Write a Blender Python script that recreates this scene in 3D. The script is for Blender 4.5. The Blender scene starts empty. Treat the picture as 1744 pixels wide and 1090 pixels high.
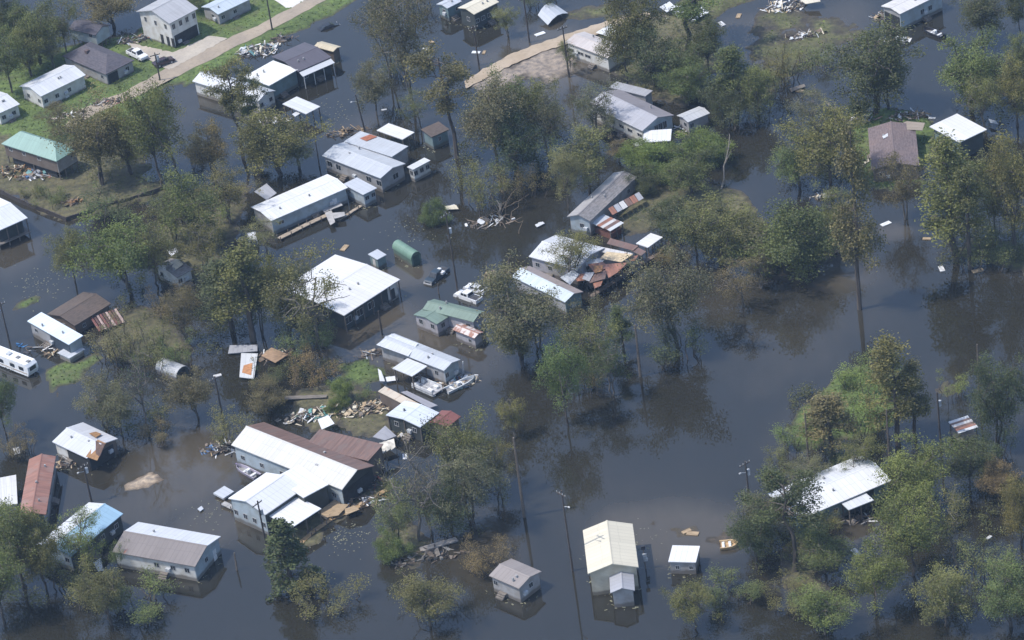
import bpy, math, random
import numpy as np
from mathutils import Matrix, Vector

rnd = random.Random(7)
scn = bpy.context.scene
col = scn.collection

# ------------------------------------------------------------------ camera, world, sun, exposure
CAM_H = 320.0                      # helicopter height above the flood water (m)
FOC, PITCH, ROLL = 2426.0, 0.547, -0.144
CX, CY = 364.0, 227.5
_c, _s = math.cos(ROLL), math.sin(ROLL)
_up = np.array([0, -math.cos(PITCH), -math.sin(PITCH)])
_up = np.array([_c * _up[0] - _s * _up[1], _s * _up[0] + _c * _up[1], _up[2]])
_fw = np.array([0, 0, 1.0])
_Y = _fw - _up * (_fw @ _up); _Y /= np.linalg.norm(_Y)
_X = np.cross(_Y, _up)
MC = np.array([_X, _Y, _up])       # camera (right, down, forward) -> world
cd = bpy.data.cameras.new('camera')
cam = bpy.data.objects.new('camera', cd); col.objects.link(cam)
R3 = np.column_stack([MC[:, 0], -MC[:, 1], -MC[:, 2]])
m4 = Matrix.Identity(4)
for i in range(3):
    for j in range(3):
        m4[i][j] = R3[i][j]
m4.translation = (0, 0, CAM_H)
cam.matrix_world = m4
cd.sensor_width = 36.0
cd.lens = FOC / 728.0 * 36.0
cd.clip_start = 1.0; cd.clip_end = 30000.0
scn.camera = cam

SUN_EL, SUN_AZ = math.radians(61), math.radians(185)     # azimuth measured from +X, towards +Y: light from the left
sun_dir = Vector((math.cos(SUN_EL) * math.cos(SUN_AZ), math.cos(SUN_EL) * math.sin(SUN_AZ), math.sin(SUN_EL)))
world = bpy.data.worlds.new('World'); scn.world = world
world.use_nodes = True
wn = world.node_tree.nodes; wl = world.node_tree.links
sky = wn.new('ShaderNodeTexSky'); sky.sky_type = 'NISHITA'; sky.sun_disc = False
sky.sun_elevation = SUN_EL
sky.sun_rotation = math.atan2(sun_dir.x, sun_dir.y)
sky.air_density = 1.0; sky.dust_density = 1.5; sky.ozone_density = 2.0
bg = wn['Background']; bg.inputs['Strength'].default_value = 0.15
wl.new(sky.outputs[0], bg.inputs[0])
sd = bpy.data.lights.new('sun', 'SUN'); sd.energy = 2.45; sd.angle = math.radians(0.5); sd.color = (1.0, 0.955, 0.89)
sun = bpy.data.objects.new('sun', sd); col.objects.link(sun)
sun.rotation_euler = sun_dir.to_track_quat('Z', 'Y').to_euler()
sun.location = (0, 500, 400)
vs = scn.view_settings
vs.view_transform = 'Standard'; vs.look = 'None'; vs.exposure = 0.76; vs.gamma = 1.0; vs.use_curve_mapping = False
scn.cycles.max_bounces = 6; scn.cycles.diffuse_bounces = 2; scn.cycles.glossy_bounces = 3
scn.cycles.transmission_bounces = 2; scn.cycles.volume_bounces = 0; scn.cycles.transparent_max_bounces = 4
scn.cycles.use_denoising = True

# ------------------------------------------------------------------ survey: photo sheet coordinates -> points of the place
KT = 8.0165
def uv(t, x, y):
    return (int(t[0]) - 1) * 182 + x / KT, (0, 135, 270)[int(t[1]) - 1] + y / KT
def ground(u, v, z=0.0):
    d = MC @ np.array([(u - CX) / FOC, (v - CY) / FOC, 1.0])
    k = (z - CAM_H) / d[2]
    return np.array([d[0] * k, d[1] * k, z])
def at(t, x, y, z=0.0):
    return ground(*uv(t, x, y), z)
def proj(p):
    q = MC.T @ (np.array(p, float) - np.array([0, 0, CAM_H]))
    return CX + FOC * q[0] / q[2], CY + FOC * q[1] / q[2]
def dist(p):
    return float(np.linalg.norm(np.array(p, float) - np.array([0, 0, CAM_H])))
def height_of(base, v):            # height of an upright thing that starts at base and ends at sheet row v
    lo, hi = 0.0, 60.0
    for _ in range(40):
        m = (lo + hi) / 2
        if proj((base[0], base[1], base[2] + m))[1] > v: lo = m
        else: hi = m
    return lo

# ------------------------------------------------------------------ objects
def tag(o, label, cat, group=None, kind=None):
    if label: o['label'] = label
    if cat: o['category'] = cat
    if group: o['group'] = group
    if kind: o['kind'] = kind
    return o
def root(name, label, cat, loc, rz=0.0, group=None):
    o = bpy.data.objects.new(name, None); col.objects.link(o)
    o.empty_display_size = 1.0
    o.location = Vector([float(c) for c in loc]); o.rotation_euler = (0, 0, rz)
    return tag(o, label, cat, group)
def local(o, p):
    a = -o.rotation_euler.z; s = o.scale
    d = np.array(p, float) - np.array(o.location)
    c, q = math.cos(a), math.sin(a)
    return np.array([(d[0] * c - d[1] * q) / s[0], (d[0] * q + d[1] * c) / s[1], d[2] / s[2]])

class MB:
    def __init__(s): s.v = []; s.f = []; s.uv = []
    def face(s, pts, uvs=None):
        n = len(s.v); s.v += [tuple(map(float, p)) for p in pts]
        s.f.append(tuple(range(n, n + len(pts))))
        s.uv.append(uvs or [(0.3, 0.3)] * len(pts))
    def slab(s, top, th, uvs=None, down=None):    # polygon top (ccw from above) and thickness downward
        d = np.array(down if down is not None else (0, 0, -th), float)
        top = [np.array(p, float) for p in top]; bot = [p + d for p in top]
        s.face(top, uvs); s.face(bot[::-1], uvs[::-1] if uvs else None)
        for i in range(len(top)):
            j = (i + 1) % len(top)
            s.face([bot[i], bot[j], top[j], top[i]])
    def box(s, x0, x1, y0, y1, z0, z1, T=None):
        T = T or (lambda x, y, z: (x, y, z))
        s.slab([T(x0, y0, z1), T(x1, y0, z1), T(x1, y1, z1), T(x0, y1, z1)], z1 - z0,
               [(x0, y0), (x1, y0), (x1, y1), (x0, y1)])
    def tube(s, pts, rad, n=6, cap=True):
        pts = [np.array(p, float) for p in pts]; rings = []
        for i, p in enumerate(pts):
            d = pts[min(i + 1, len(pts) - 1)] - pts[max(i - 1, 0)]
            d = d / (np.linalg.norm(d) + 1e-9)
            a = np.cross(d, (0.31, 0.95, 0.05) if abs(d[1]) < 0.9 else (1, 0, 0)); a /= np.linalg.norm(a)
            b = np.cross(d, a); b0 = len(s.v); r = rad[i]
            for k in range(n):
                w = 2 * math.pi * k / n
                s.v.append(tuple(p + r * (math.cos(w) * a + math.sin(w) * b)))
            rings.append(b0)
        for i in range(len(rings) - 1):
            for k in range(n):
                k2 = (k + 1) % n
                s.f.append((rings[i] + k, rings[i] + k2, rings[i + 1] + k2, rings[i + 1] + k)); s.uv.append([(0.3, 0.3)] * 4)
        if cap:
            s.f.append(tuple(rings[-1] + k for k in range(n))); s.uv.append([(0.3, 0.3)] * n)
            s.f.append(tuple(rings[0] + k for k in reversed(range(n)))); s.uv.append([(0.3, 0.3)] * n)
    def mesh(s, name, mat, o=None):
        me = bpy.data.meshes.new(name)
        v = [tuple(local(o, p)) for p in s.v] if o is not None else s.v
        me.from_pydata(v, [], s.f)
        l = me.uv_layers.new(name='UVMap')
        l.data.foreach_set('uv', [c for f in s.uv for q in f for c in q])
        if mat: me.materials.append(mat)
        me.update()
        return me
    def build(s, name, mat, parent=None, world=True):
        """link as one mesh object; vertices are world points, stored in the parent's frame"""
        me = s.mesh(name, mat, top_of(parent) if (parent is not None and world) else None)
        return link(name, me, parent)
def top_of(o):
    while o.parent is not None: o = o.parent
    return o
def link(name, me, parent=None, loc=(0, 0, 0), rz=0.0):
    o = bpy.data.objects.new(name, me); col.objects.link(o)
    o.location = loc; o.rotation_euler = (0, 0, rz)
    if parent is not None: o.parent = parent
    return o

# ------------------------------------------------------------------ materials
class N:
    def __init__(s, name):
        s.m = bpy.data.materials.new(name); s.m.use_nodes = True
        s.t = s.m.node_tree; s.n = s.t.nodes; s.l = s.t.links
        s.b = s.n['Principled BSDF']
    def new(s, typ, **kw):
        nd = s.n.new(typ)
        for k, v in kw.items(): setattr(nd, k, v)
        return nd
    def link(s, a, b): s.l.new(a, b)
    def math(s, op, a, b=None, c=None):
        nd = s.new('ShaderNodeMath', operation=op)
        for i, x in enumerate((a, b, c)):
            if x is None: continue
            if isinstance(x, (int, float)): nd.inputs[i].default_value = x
            else: s.link(x, nd.inputs[i])
        return nd.outputs[0]
    def mix(s, f, a, b, mode='MIX'):
        nd = s.new('ShaderNodeMix', data_type='RGBA', blend_type=mode)
        for i, x in ((0, f), (6, a), (7, b)):
            if isinstance(x, (int, float)): nd.inputs[i].default_value = x
            elif isinstance(x, tuple): nd.inputs[i].default_value = (*x[:3], 1)
            else: s.link(x, nd.inputs[i])
        return nd.outputs[2]
    def noise(s, vec, scale, detail=4, rough=0.55):
        nd = s.new('ShaderNodeTexNoise'); nd.inputs['Scale'].default_value = scale
        nd.inputs['Detail'].default_value = detail; nd.inputs['Roughness'].default_value = rough
        if vec is not None: s.link(vec, nd.inputs['Vector'])
        return nd.outputs[0]
    def ramp(s, x, lo, hi):
        nd = s.new('ShaderNodeMapRange', interpolation_type='SMOOTHSTEP')
        s.link(x, nd.inputs[0]); nd.inputs[1].default_value = lo; nd.inputs[2].default_value = hi
        return nd.outputs[0]
    def scaled(s, vec, sc):
        nd = s.new('ShaderNodeMapping'); nd.inputs['Scale'].default_value = sc
        s.link(vec, nd.inputs['Vector']); return nd.outputs[0]
    def bump(s, h, strength, d=0.05):
        nd = s.new('ShaderNodeBump'); nd.inputs['Strength'].default_value = strength; nd.inputs['Distance'].default_value = d
        s.link(h, nd.inputs['Height']); s.link(nd.outputs[0], s.b.inputs['Normal'])
_mats = {}
def plain(name, c, rough=0.8, var=0.25, scale=1.5, metal=0.0):
    k = ('p', name, c)
    if k in _mats: return _mats[k]
    n = N(name); tc = n.new('ShaderNodeTexCoord').outputs['Object']
    f = n.noise(tc, scale)
    dark = tuple(x * (1 - var) for x in c); lite = tuple(min(1, x * (1 + var)) for x in c)
    n.link(n.mix(n.ramp(f, 0.3, 0.7), dark, lite), n.b.inputs['Base Color'])
    n.b.inputs['Roughness'].default_value = rough; n.b.inputs['Metallic'].default_value = metal
    _mats[k] = n.m; return n.m
def roofm(name, c, rust=0.0, seam=0.9, rough=0.5, rustc=(0.20, 0.085, 0.05), grime=0.35):
    """metal roof sheets: seams and screw lines from the UVs, streaks, grime and rust patches"""
    k = ('r', name, c, rust, seam)
    if k in _mats: return _mats[k]
    n = N(name); uvn = n.new('ShaderNodeUVMap').outputs[0]
    oi = n.new('ShaderNodeObjectInfo')
    off = n.new('ShaderNodeVectorMath', operation='ADD'); n.link(uvn, off.inputs[0])
    sc = n.new('ShaderNodeVectorMath', operation='SCALE'); n.link(oi.outputs['Location'], sc.inputs[0]); sc.inputs['Scale'].default_value = 3.7
    n.link(sc.outputs[0], off.inputs[1]); vec = off.outputs[0]
    sep = n.new('ShaderNodeSeparateXYZ'); n.link(uvn, sep.inputs[0])
    fr = n.math('FRACT', n.math('MULTIPLY', sep.outputs[0], 1 / seam))
    edge = n.math('ABSOLUTE', n.math('SUBTRACT', fr, 0.5))
    line = n.ramp(edge, 0.43, 0.5)
    pid = n.math('FLOOR', n.math('MULTIPLY', sep.outputs[0], 1 / seam))
    wn_ = n.new('ShaderNodeTexWhiteNoise', noise_dimensions='1D'); n.link(n.math('ADD', pid, n.math('MULTIPLY', oi.outputs['Random'], 31.0)), wn_.inputs['W'])
    streak = n.noise(n.scaled(vec, (2.2, 0.16, 1)), 1.0, 4)
    blot = n.noise(vec, 0.22, 5)
    base = n.mix(n.math('MULTIPLY', n.ramp(streak, 0.45, 0.8), grime), c, tuple(x * 0.55 for x in c))
    base = n.mix(n.math('MULTIPLY', n.ramp(blot, 0.5, 0.75), grime), base, tuple(x * q for x, q in zip(c, (0.66, 0.6, 0.54))))
    base = n.mix(n.math('MULTIPLY', wn_.outputs[0], 0.22), base, tuple(x * 0.6 for x in c))
    base = n.mix(n.math('MULTIPLY', line, 0.42), base, tuple(x * 0.4 for x in c))
    lap = n.ramp(n.math('ABSOLUTE', n.math('SUBTRACT', n.math('FRACT', n.math('ADD', n.math('MULTIPLY', sep.outputs[1], 0.36), n.math('MULTIPLY', wn_.outputs[0], 0.12))), 0.5)), 0.465, 0.5)
    base = n.mix(n.math('MULTIPLY', lap, 0.3), base, tuple(x * 0.5 for x in c))
    rr_ = n.ramp(n.noise(n.scaled(vec, (1.6, 0.22, 1)), 1.0, 6, 0.7), 0.66, 0.78)
    base = n.mix(n.math('MULTIPLY', rr_, 0.5 * min(1.0, grime * 2.2)), base, (0.23, 0.13, 0.085))
    if rust > 0:
        rn = n.noise(n.scaled(vec, (0.55, 0.2, 1)), 1.0, 6, 0.65)
        rm = n.ramp(rn, 0.72 - 0.42 * rust, 0.80 - 0.42 * rust)
        base = n.mix(n.math('MULTIPLY', rm, 0.9), base, n.mix(n.ramp(streak, 0.3, 0.7), rustc, tuple(x * 1.7 for x in rustc)))
    n.link(base, n.b.inputs['Base Color']); n.b.inputs['Roughness'].default_value = rough
    n.bump(n.math('ADD', line, n.math('MULTIPLY', blot, 0.6)), 0.35, 0.05)
    _mats[k] = n.m; return n.m
def shingle(name, c):
    k = ('s', name, c)
    if k in _mats: return _mats[k]
    n = N(name); uvn = n.new('ShaderNodeUVMap').outputs[0]
    a = n.noise(n.scaled(uvn, (1.2, 3.0, 1)), 1.0, 3); b = n.noise(uvn, 0.25, 5)
    sep = n.new('ShaderNodeSeparateXYZ'); n.link(uvn, sep.inputs[0])
    row = n.ramp(n.math('FRACT', n.math('MULTIPLY', sep.outputs[1], 2.2)), 0.75, 1.0)
    x = n.mix(n.ramp(a, 0.3, 0.7), tuple(q * 0.72 for q in c), tuple(q * 1.25 for q in c))
    x = n.mix(n.math('MULTIPLY', n.ramp(b, 0.42, 0.68), 0.5), x, tuple(q * w for q, w in zip(c, (1.5, 1.35, 1.2))))
    x = n.mix(n.math('MULTIPLY', row, 0.35), x, tuple(q * 0.5 for q in c))
    n.link(x, n.b.inputs['Base Color']); n.b.inputs['Roughness'].default_value = 0.9
    n.bump(a, 0.3, 0.04)
    _mats[k] = n.m; return n.m
def siding(name, c, pitch=0.3, vert=False, mud=True):
    """wall boards: lap lines, blotches and the flood's brown tide line (a real stain near the water)"""
    k = ('w', name, c, vert)
    if k in _mats: return _mats[k]
    n = N(name); g = n.new('ShaderNodeNewGeometry').outputs['Position']
    tc = n.new('ShaderNodeTexCoord').outputs['Object']
    sep = n.new('ShaderNodeSeparateXYZ'); n.link(tc, sep.inputs[0])
    sg = n.new('ShaderNodeSeparateXYZ'); n.link(g, sg.inputs[0])
    co = n.math('ADD', sep.outputs[0], sep.outputs[1]) if vert else sep.outputs[2]
    ln = n.ramp(n.math('FRACT', n.math('MULTIPLY', co, 1 / pitch)), 0.8, 1.0)
    bl = n.noise(tc, 0.6, 5)
    x = n.mix(n.ramp(bl, 0.35, 0.7), c, tuple(q * w for q, w in zip(c, (0.78, 0.74, 0.68))))
    x = n.mix(n.math('MULTIPLY', ln, 0.4), x, tuple(q * 0.5 for q in c))
    if mud:
        hz = n.math('ADD', sg.outputs[2], n.math('MULTIPLY', bl, -0.7))
        x = n.mix(n.math('MULTIPLY', n.math('SUBTRACT', 1.0, n.ramp(hz, 0.1, 0.6)), 0.75), x, (0.09, 0.07, 0.05))
    n.link(x, n.b.inputs['Base Color']); n.b.inputs['Roughness'].default_value = 0.75
    _mats[k] = n.m; return n.m
def wood(name, c):
    k = ('wd', name, c)
    if k in _mats: return _mats[k]
    n = N(name); tc = n.new('ShaderNodeTexCoord').outputs['Object']
    a = n.noise(n.scaled(tc, (0.8, 5, 5)), 1.0, 3); b = n.noise(tc, 0.5, 3)
    x = n.mix(n.ramp(a, 0.3, 0.75), c, tuple(q * 0.55 for q in c))
    x = n.mix(n.math('MULTIPLY', n.ramp(b, 0.45, 0.7), 0.5), x, tuple(q * 0.6 for q in c))
    n.link(x, n.b.inputs['Base Color']); n.b.inputs['Roughness'].default_value = 0.85
    _mats[k] = n.m; return n.m
def leafm():
    n = N('leaves'); oi = n.new('ShaderNodeObjectInfo')
    at_ = n.new('ShaderNodeAttribute', attribute_name='tone')
    sep = n.new('ShaderNodeSeparateColor'); n.link(at_.outputs['Color'], sep.inputs[0])
    c = n.mix(1.0, oi.outputs['Color'], n.mix(sep.outputs[0], (0.78, 0.80, 0.76), (1.85, 1.74, 1.36)), 'MULTIPLY')
    c = n.mix(n.math('MULTIPLY', n.ramp(sep.outputs[1], 0.72, 0.95), 0.6), c, (0.105, 0.085, 0.05))
    n.link(c, n.b.inputs['Base Color']); n.b.inputs['Roughness'].default_value = 0.6
    n.b.inputs['Specular IOR Level'].default_value = 0.25
    tr = n.new('ShaderNodeBsdfTranslucent'); n.link(n.mix(1.0, c, (1.1, 1.2, 0.6), 'MULTIPLY'), tr.inputs[0])
    ms = n.new('ShaderNodeMixShader'); ms.inputs[0].default_value = 0.28
    n.link(n.b.outputs[0], ms.inputs[1]); n.link(tr.outputs[0], ms.inputs[2])
    n.link(ms.outputs[0], n.n['Material Output'].inputs[0])
    return n.m
LEAF = leafm()
def barkm():
    n = N('bark'); oi = n.new('ShaderNodeObjectInfo'); tc = n.new('ShaderNodeTexCoord').outputs['Object']
    a = n.noise(n.scaled(tc, (4, 4, 0.8)), 1.0, 4)
    n.link(n.mix(1.0, oi.outputs['Color'], n.mix(n.ramp(a, 0.3, 0.7), (0.6, 0.6, 0.6), (1.3, 1.3, 1.3)), 'MULTIPLY'), n.b.inputs['Base Color'])
    n.b.inputs['Roughness'].default_value = 0.9
    return n.m
BARK = barkm()
GLASS = plain('window_glass', (0.025, 0.03, 0.035), 0.12, 0.3)
FRAME = plain('window_frame', (0.36, 0.36, 0.36), 0.6, 0.2)
TRIM = plain('white_trim', (0.62, 0.63, 0.64), 0.6, 0.15)
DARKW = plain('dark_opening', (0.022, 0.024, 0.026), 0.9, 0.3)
POST = wood('weathered_post', (0.17, 0.14, 0.115))
PLY = wood('plywood', (0.42, 0.31, 0.19))
DECK = wood('grey_deck', (0.2, 0.175, 0.15))
ORANGEW = wood('exposed_decking', (0.36, 0.2, 0.09))
WHITE = roofm('white_metal_roof', (0.57, 0.585, 0.605), grime=0.24)
PALE = roofm('pale_grey_metal_roof', (0.46, 0.485, 0.52))
BRWHITE = roofm('fresh_white_roof', (0.655, 0.66, 0.665), grime=0.14)
GREYM = roofm('grey_metal_roof', (0.34, 0.345, 0.37))
RUSTY = roofm('rusty_metal_roof', (0.30, 0.25, 0.23), rust=0.9)
HALFRUST = roofm('half_rusted_roof', (0.55, 0.54, 0.53), rust=0.45)
BROWNR = roofm('brown_rust_roof', (0.170, 0.118, 0.098), rust=0.75, rustc=(0.125, 0.076, 0.060))
TAN = roofm('tan_metal_roof', (0.5, 0.43, 0.3), grime=0.3)
CREAM = roofm('cream_metal_roof', (0.60, 0.55, 0.43), grime=0.12)
TEAL = roofm('teal_metal_roof', (0.21, 0.335, 0.29))
SAGE = roofm('sage_green_roof', (0.17, 0.235, 0.19))
BLUER = roofm('sky_blue_roof', (0.27, 0.42, 0.54), grime=0.2)
SLATE = shingle('slate_shingle', (0.085, 0.08, 0.095))
GREYSH = shingle('grey_shingle', (0.20, 0.19, 0.19))
MAUVE = shingle('mauve_shingle', (0.150, 0.118, 0.118))
BROWNSH = shingle('brown_shingle', (0.095, 0.075, 0.065))
W_WHITE = siding('white_siding', (0.62, 0.62, 0.6)); W_GREY = siding('grey_siding', (0.33, 0.33, 0.34))
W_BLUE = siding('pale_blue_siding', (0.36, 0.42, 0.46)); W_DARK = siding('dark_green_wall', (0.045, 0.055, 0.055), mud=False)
W_TEAL = siding('teal_siding', (0.17, 0.24, 0.25)); W_BROWN = siding('brown_siding', (0.15, 0.12, 0.1)); W_GREEN = siding('green_siding', (0.1, 0.16, 0.13), vert=True)
W_LILAC = siding('lilac_grey_siding', (0.4, 0.39, 0.42))

HAZE = 0.00008
# ------------------------------------------------------------------ terrain (shows only where it stands above the flood)
PALEMUD = (0.24, 0.21, 0.175)
def S(t, pts): return [uv(t, x, y) for x, y in pts]
GRASS, MARSH, MUD, SAND, YARD = (0.088, 0.132, 0.036), (0.092, 0.100, 0.042), (0.135, 0.108, 0.080), (0.42, 0.35, 0.26), (0.098, 0.095, 0.050)
LAND = [  # colour, crest height, ramp (m), outline on the photo sheet
 (GRASS, .42, 3, [(-12, 98), (-12, 58), (20, 38), (45, 30), (78, 27), (92, 22), (104, 10), (150, -14), (262, -14), (238, 12), (222, 21), (206, 27), (184, 34), (168, 40), (152, 50), (138, 58), (120, 62), (104, 72), (84, 88), (68, 98), (50, 104)]),
 (YARD, .5, 1.6, [(-12, 97), (50, 100), (74, 98), (100, 112), (119, 134), (95, 143), (47, 156), (-12, 131)]),
 (MARSH, .16, 3.5, S('31', [(280, 70), (560, 20), (640, 60), (470, 110), (300, 100)])),
 (MARSH, .42, 2.5, S('31', [(1010, -90), (1500, -90), (1390, 10), (1180, 128), (1090, 120), (860, 60)])),
 (YARD, .3, 4, S('31', [(560, 120), (900, 60), (1130, 160), (1180, 330), (1120, 520), (1000, 600), (760, 540), (560, 420)])),
 (MARSH, .13, 4, S('41', [(-90, 30), (140, 50), (420, 120), (560, 190), (380, 290), (180, 390), (-20, 420), (-120, 330)])),
 (MARSH, .22, 1.6, S('41', [(-160, 480), (-60, 400), (130, 380), (330, 300), (440, 280), (300, 370), (140, 450), (-40, 560), (-160, 620)])),
 (GRASS, .3, 2.5, S('41', [(470, 660), (640, 640), (900, 660), (980, 760), (900, 900), (780, 1100), (520, 1080), (430, 900)])),
 (YARD, .3, 3, S('32', [(480, 60), (760, -20), (1000, -80), (1300, 40), (1400, 330), (1240, 420), (960, 300), (840, 220), (640, 290), (470, 240)])),
 (MARSH, .10, 4, S('42', [(-60, 420), (190, 380), (420, 330), (400, 440), (260, 470), (80, 500)])),
 (MARSH, .2, 3, S('42', [(1010, 350), (1180, 270), (1400, 280), (1560, 420), (1500, 500), (1250, 420)])),
 (GRASS, .32, 2.2, S('43', [(60, 420), (110, 270), (230, 140), (400, 20), (520, -60), (640, -30), (720, 90), (600, 290), (430, 350), (250, 400), (130, 450)])),
 (MARSH, .2, 2.5, S('43', [(900, 0), (1060, -40), (1150, 40), (1050, 110)])),
 (GRASS, .2, 1.8, S('12', [(40, 690), (100, 630), (290, 580), (300, 610), (180, 660), (60, 710)])),
 (GRASS, .26, 2, S('12', [(190, 1190), (260, 1060), (420, 980), (560, 930), (620, 960), (480, 1050), (400, 1130), (230, 1220)])),
 (YARD, .26, 3, S('12', [(620, 700), (780, 660), (980, 650), (1080, 900), (1100, 1010), (930, 1010), (700, 930), (560, 880)])),
 (YARD, .22, 3, S('12', [(980, -20), (1430, -20), (1380, 220), (1200, 500), (980, 560), (860, 520), (900, 180)])),
 (GRASS, .26, 2, S('22', [(470, 1000), (640, 930), (760, 1010), (880, 1060), (740, 1120), (560, 1110)])),
 (YARD, .24, 2, S('23', [(140, 180), (260, 60), (430, 40), (700, 60), (780, 300), (620, 330), (480, 250), (330, 300)])),
 (YARD, .2, 2, S('23', [(700, 900), (860, 800), (1000, 900), (1050, 1010), (900, 1080), (720, 1050)])),
 (SAND, .5, 3.5, S('13', [(675, 595), (755, 548), (850, 508), (945, 505), (968, 560), (915, 620), (800, 640), (705, 628)])),
 (PALEMUD, .24, 4, S('31', [(-20, 400), (140, 280), (330, 235), (400, 330), (330, 430), (200, 470), (40, 450)])),
 (PALEMUD, .18, 3, S('21', [(1210, 480), (1459, 340), (1600, 360), (1500, 470), (1300, 560)])),
 (YARD, .3, 1.2, S('23', [(240, 950), (330, 860), (430, 790), (560, 730), (740, 640), (760, 600), (600, 600), (400, 700), (200, 880)])),
 (YARD, .12, 3, S('43', [(60, 1200), (120, 860), (420, 900), (400, 1060), (300, 1300)])),
 (MUD, .08, 3, S('33', [(800, 820), (960, 840), (1290, 900), (1270, 960), (1000, 900), (840, 860)])),
]
def vnoise(x, y, seed, f):
    """smooth value noise on arrays"""
    r = np.random.default_rng(seed); tab = r.random((256, 256))
    X = x * f; Y = y * f; xi = np.floor(X).astype(int); yi = np.floor(Y).astype(int)
    fx = X - xi; fy = Y - yi; fx = fx * fx * (3 - 2 * fx); fy = fy * fy * (3 - 2 * fy)
    g = lambda a, b: tab[a % 256, b % 256]
    return (g(xi, yi) * (1 - fx) + g(xi + 1, yi) * fx) * (1 - fy) + (g(xi, yi + 1) * (1 - fx) + g(xi + 1, yi + 1) * fx) * fy
def inside_dist(x, y, poly):
    """signed distance to a polygon, positive inside"""
    d = np.full(x.shape, 1e9); c = np.zeros(x.shape, bool); n = len(poly)
    for i in range(n):
        ax, ay = poly[i]; bx, by = poly[(i + 1) % n]; ex, ey = bx - ax, by - ay
        t = np.clip(((x - ax) * ex + (y - ay) * ey) / (ex * ex + ey * ey + 1e-9), 0, 1)
        d = np.minimum(d, np.hypot(x - ax - t * ex, y - ay - t * ey))
        k = ((ay > y) != (by > y)) & (x < (bx - ax) * (y - ay) / ((by - ay) if abs(by - ay) > 1e-9 else 1e-9) + ax)
        c ^= k
    return np.where(c, d, -d)
xs = np.concatenate([[-3000, -1000, -400, -200], np.arange(-125, 135, 0.9), [210, 420, 1000, 3000]])
ys = np.concatenate([[-1500, 0, 200, 330], np.arange(392, 735, 1.1), [800, 1000, 1500, 3000, 6000]])
GX, GY = np.meshgrid(xs, ys)
n1 = vnoise(GX, GY, 1, 0.28) * 2 - 1; n2 = vnoise(GX, GY, 2, 0.09) * 2 - 1; n3 = vnoise(GX, GY, 3, 0.9) * 2 - 1
GZ = np.full(GX.shape, -0.9); GC = np.zeros(GX.shape + (3,)); GC[:] = MUD; GG = np.zeros(GX.shape)
for c, hgt, ramp, pts in LAND:
    w = [tuple(ground(*p)[:2]) for p in pts]
    d = inside_dist(GX, GY, w) + n1 * 1.5 + n2 * 2.2 + n3 * 0.5
    z = np.clip(d / ramp, -1, 1) * hgt + np.clip(d, 0, 6) * 0.004 + 0.05 * n3 * (d > 0)
    if hgt < 0.25: z -= 0.16 * np.clip(n1 + n2, 0, 1)     # wet marsh: pools stay open
    k = z > GZ
    GZ = np.where(k, z, GZ)
    cc = np.array(c)[None, None, :] * (1 + 0.18 * n2 + 0.15 * n3)[..., None]
    wet = np.clip(z / 0.12, 0, 1)[..., None]
    wet = np.clip(z / 0.16, 0, 1)[..., None] if c is SAND else wet
    cc = cc * wet + np.array((0.12, 0.095, 0.07) if c is SAND else (0.05, 0.045, 0.035)) * (1 - wet)
    GC[k] = cc[k]
    GG[k] = (1.0 if c is GRASS else 0.7 if c is MARSH else 0.45 if c is YARD else 0.0) * (z[k] > 0.06)
GZ += 0.02
def grid_mesh(name, X, Y, Z, mat, attr):
    ny, nx = X.shape
    me = bpy.data.meshes.new(name)
    idx = np.arange(nx * ny).reshape(ny, nx)
    f = np.stack([idx[:-1, :-1], idx[:-1, 1:], idx[1:, 1:], idx[1:, :-1]], -1).reshape(-1, 4)
    me.vertices.add(nx * ny); me.vertices.foreach_set('co', np.stack([X, Y, Z], -1).ravel().astype(np.float32))
    me.loops.add(f.size); me.loops.foreach_set('vertex_index', f.ravel().astype(np.int32))
    me.polygons.add(len(f)); me.polygons.foreach_set('loop_start', (np.arange(len(f)) * 4).astype(np.int32))
    me.polygons.foreach_set('use_smooth', np.ones(len(f), bool))
    a = me.attributes.new('tint', 'FLOAT_COLOR', 'POINT')
    a.data.foreach_set('color', np.concatenate([attr.reshape(-1, 3), np.ones((nx * ny, 1))], 1).ravel().astype(np.float32))
    me.materials.append(mat); me.update(calc_edges=True); me.validate()
    return me
n = N('earth_and_grass')
tint = n.new('ShaderNodeAttribute', attribute_name='tint').outputs['Color']
gp = n.new('ShaderNodeNewGeometry').outputs['Position']
a = n.noise(gp, 0.9, 6, 0.7); b = n.noise(gp, 0.16, 4)
x = n.mix(n.ramp(a, 0.3, 0.72), n.mix(1.0, tint, (0.55, 0.55, 0.6), 'MULTIPLY'), n.mix(1.0, tint, (1.4, 1.3, 1.2), 'MULTIPLY'))
x = n.mix(n.math('MULTIPLY', n.ramp(b, 0.52, 0.75), 0.45), x, (0.11, 0.09, 0.055))
n.link(x, n.b.inputs['Base Color']); n.b.inputs['Roughness'].default_value = 0.95
n.bump(a, 0.6, 0.25)
EARTH = n.m
tag(link('ground', grid_mesh('ground', GX, GY, GZ, EARTH, GC)), None, None, kind='structure')
def land_z(x, y):
    i = int(np.clip(np.searchsorted(ys, y), 1, len(ys) - 1)); j = int(np.clip(np.searchsorted(xs, x), 1, len(xs) - 1))
    fx = (x - xs[j - 1]) / (xs[j] - xs[j - 1]); fy = (y - ys[i - 1]) / (ys[i] - ys[i - 1])
    return float((GZ[i - 1, j - 1] * (1 - fx) + GZ[i - 1, j] * fx) * (1 - fy) + (GZ[i, j - 1] * (1 - fx) + GZ[i, j] * fx) * fy)

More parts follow.
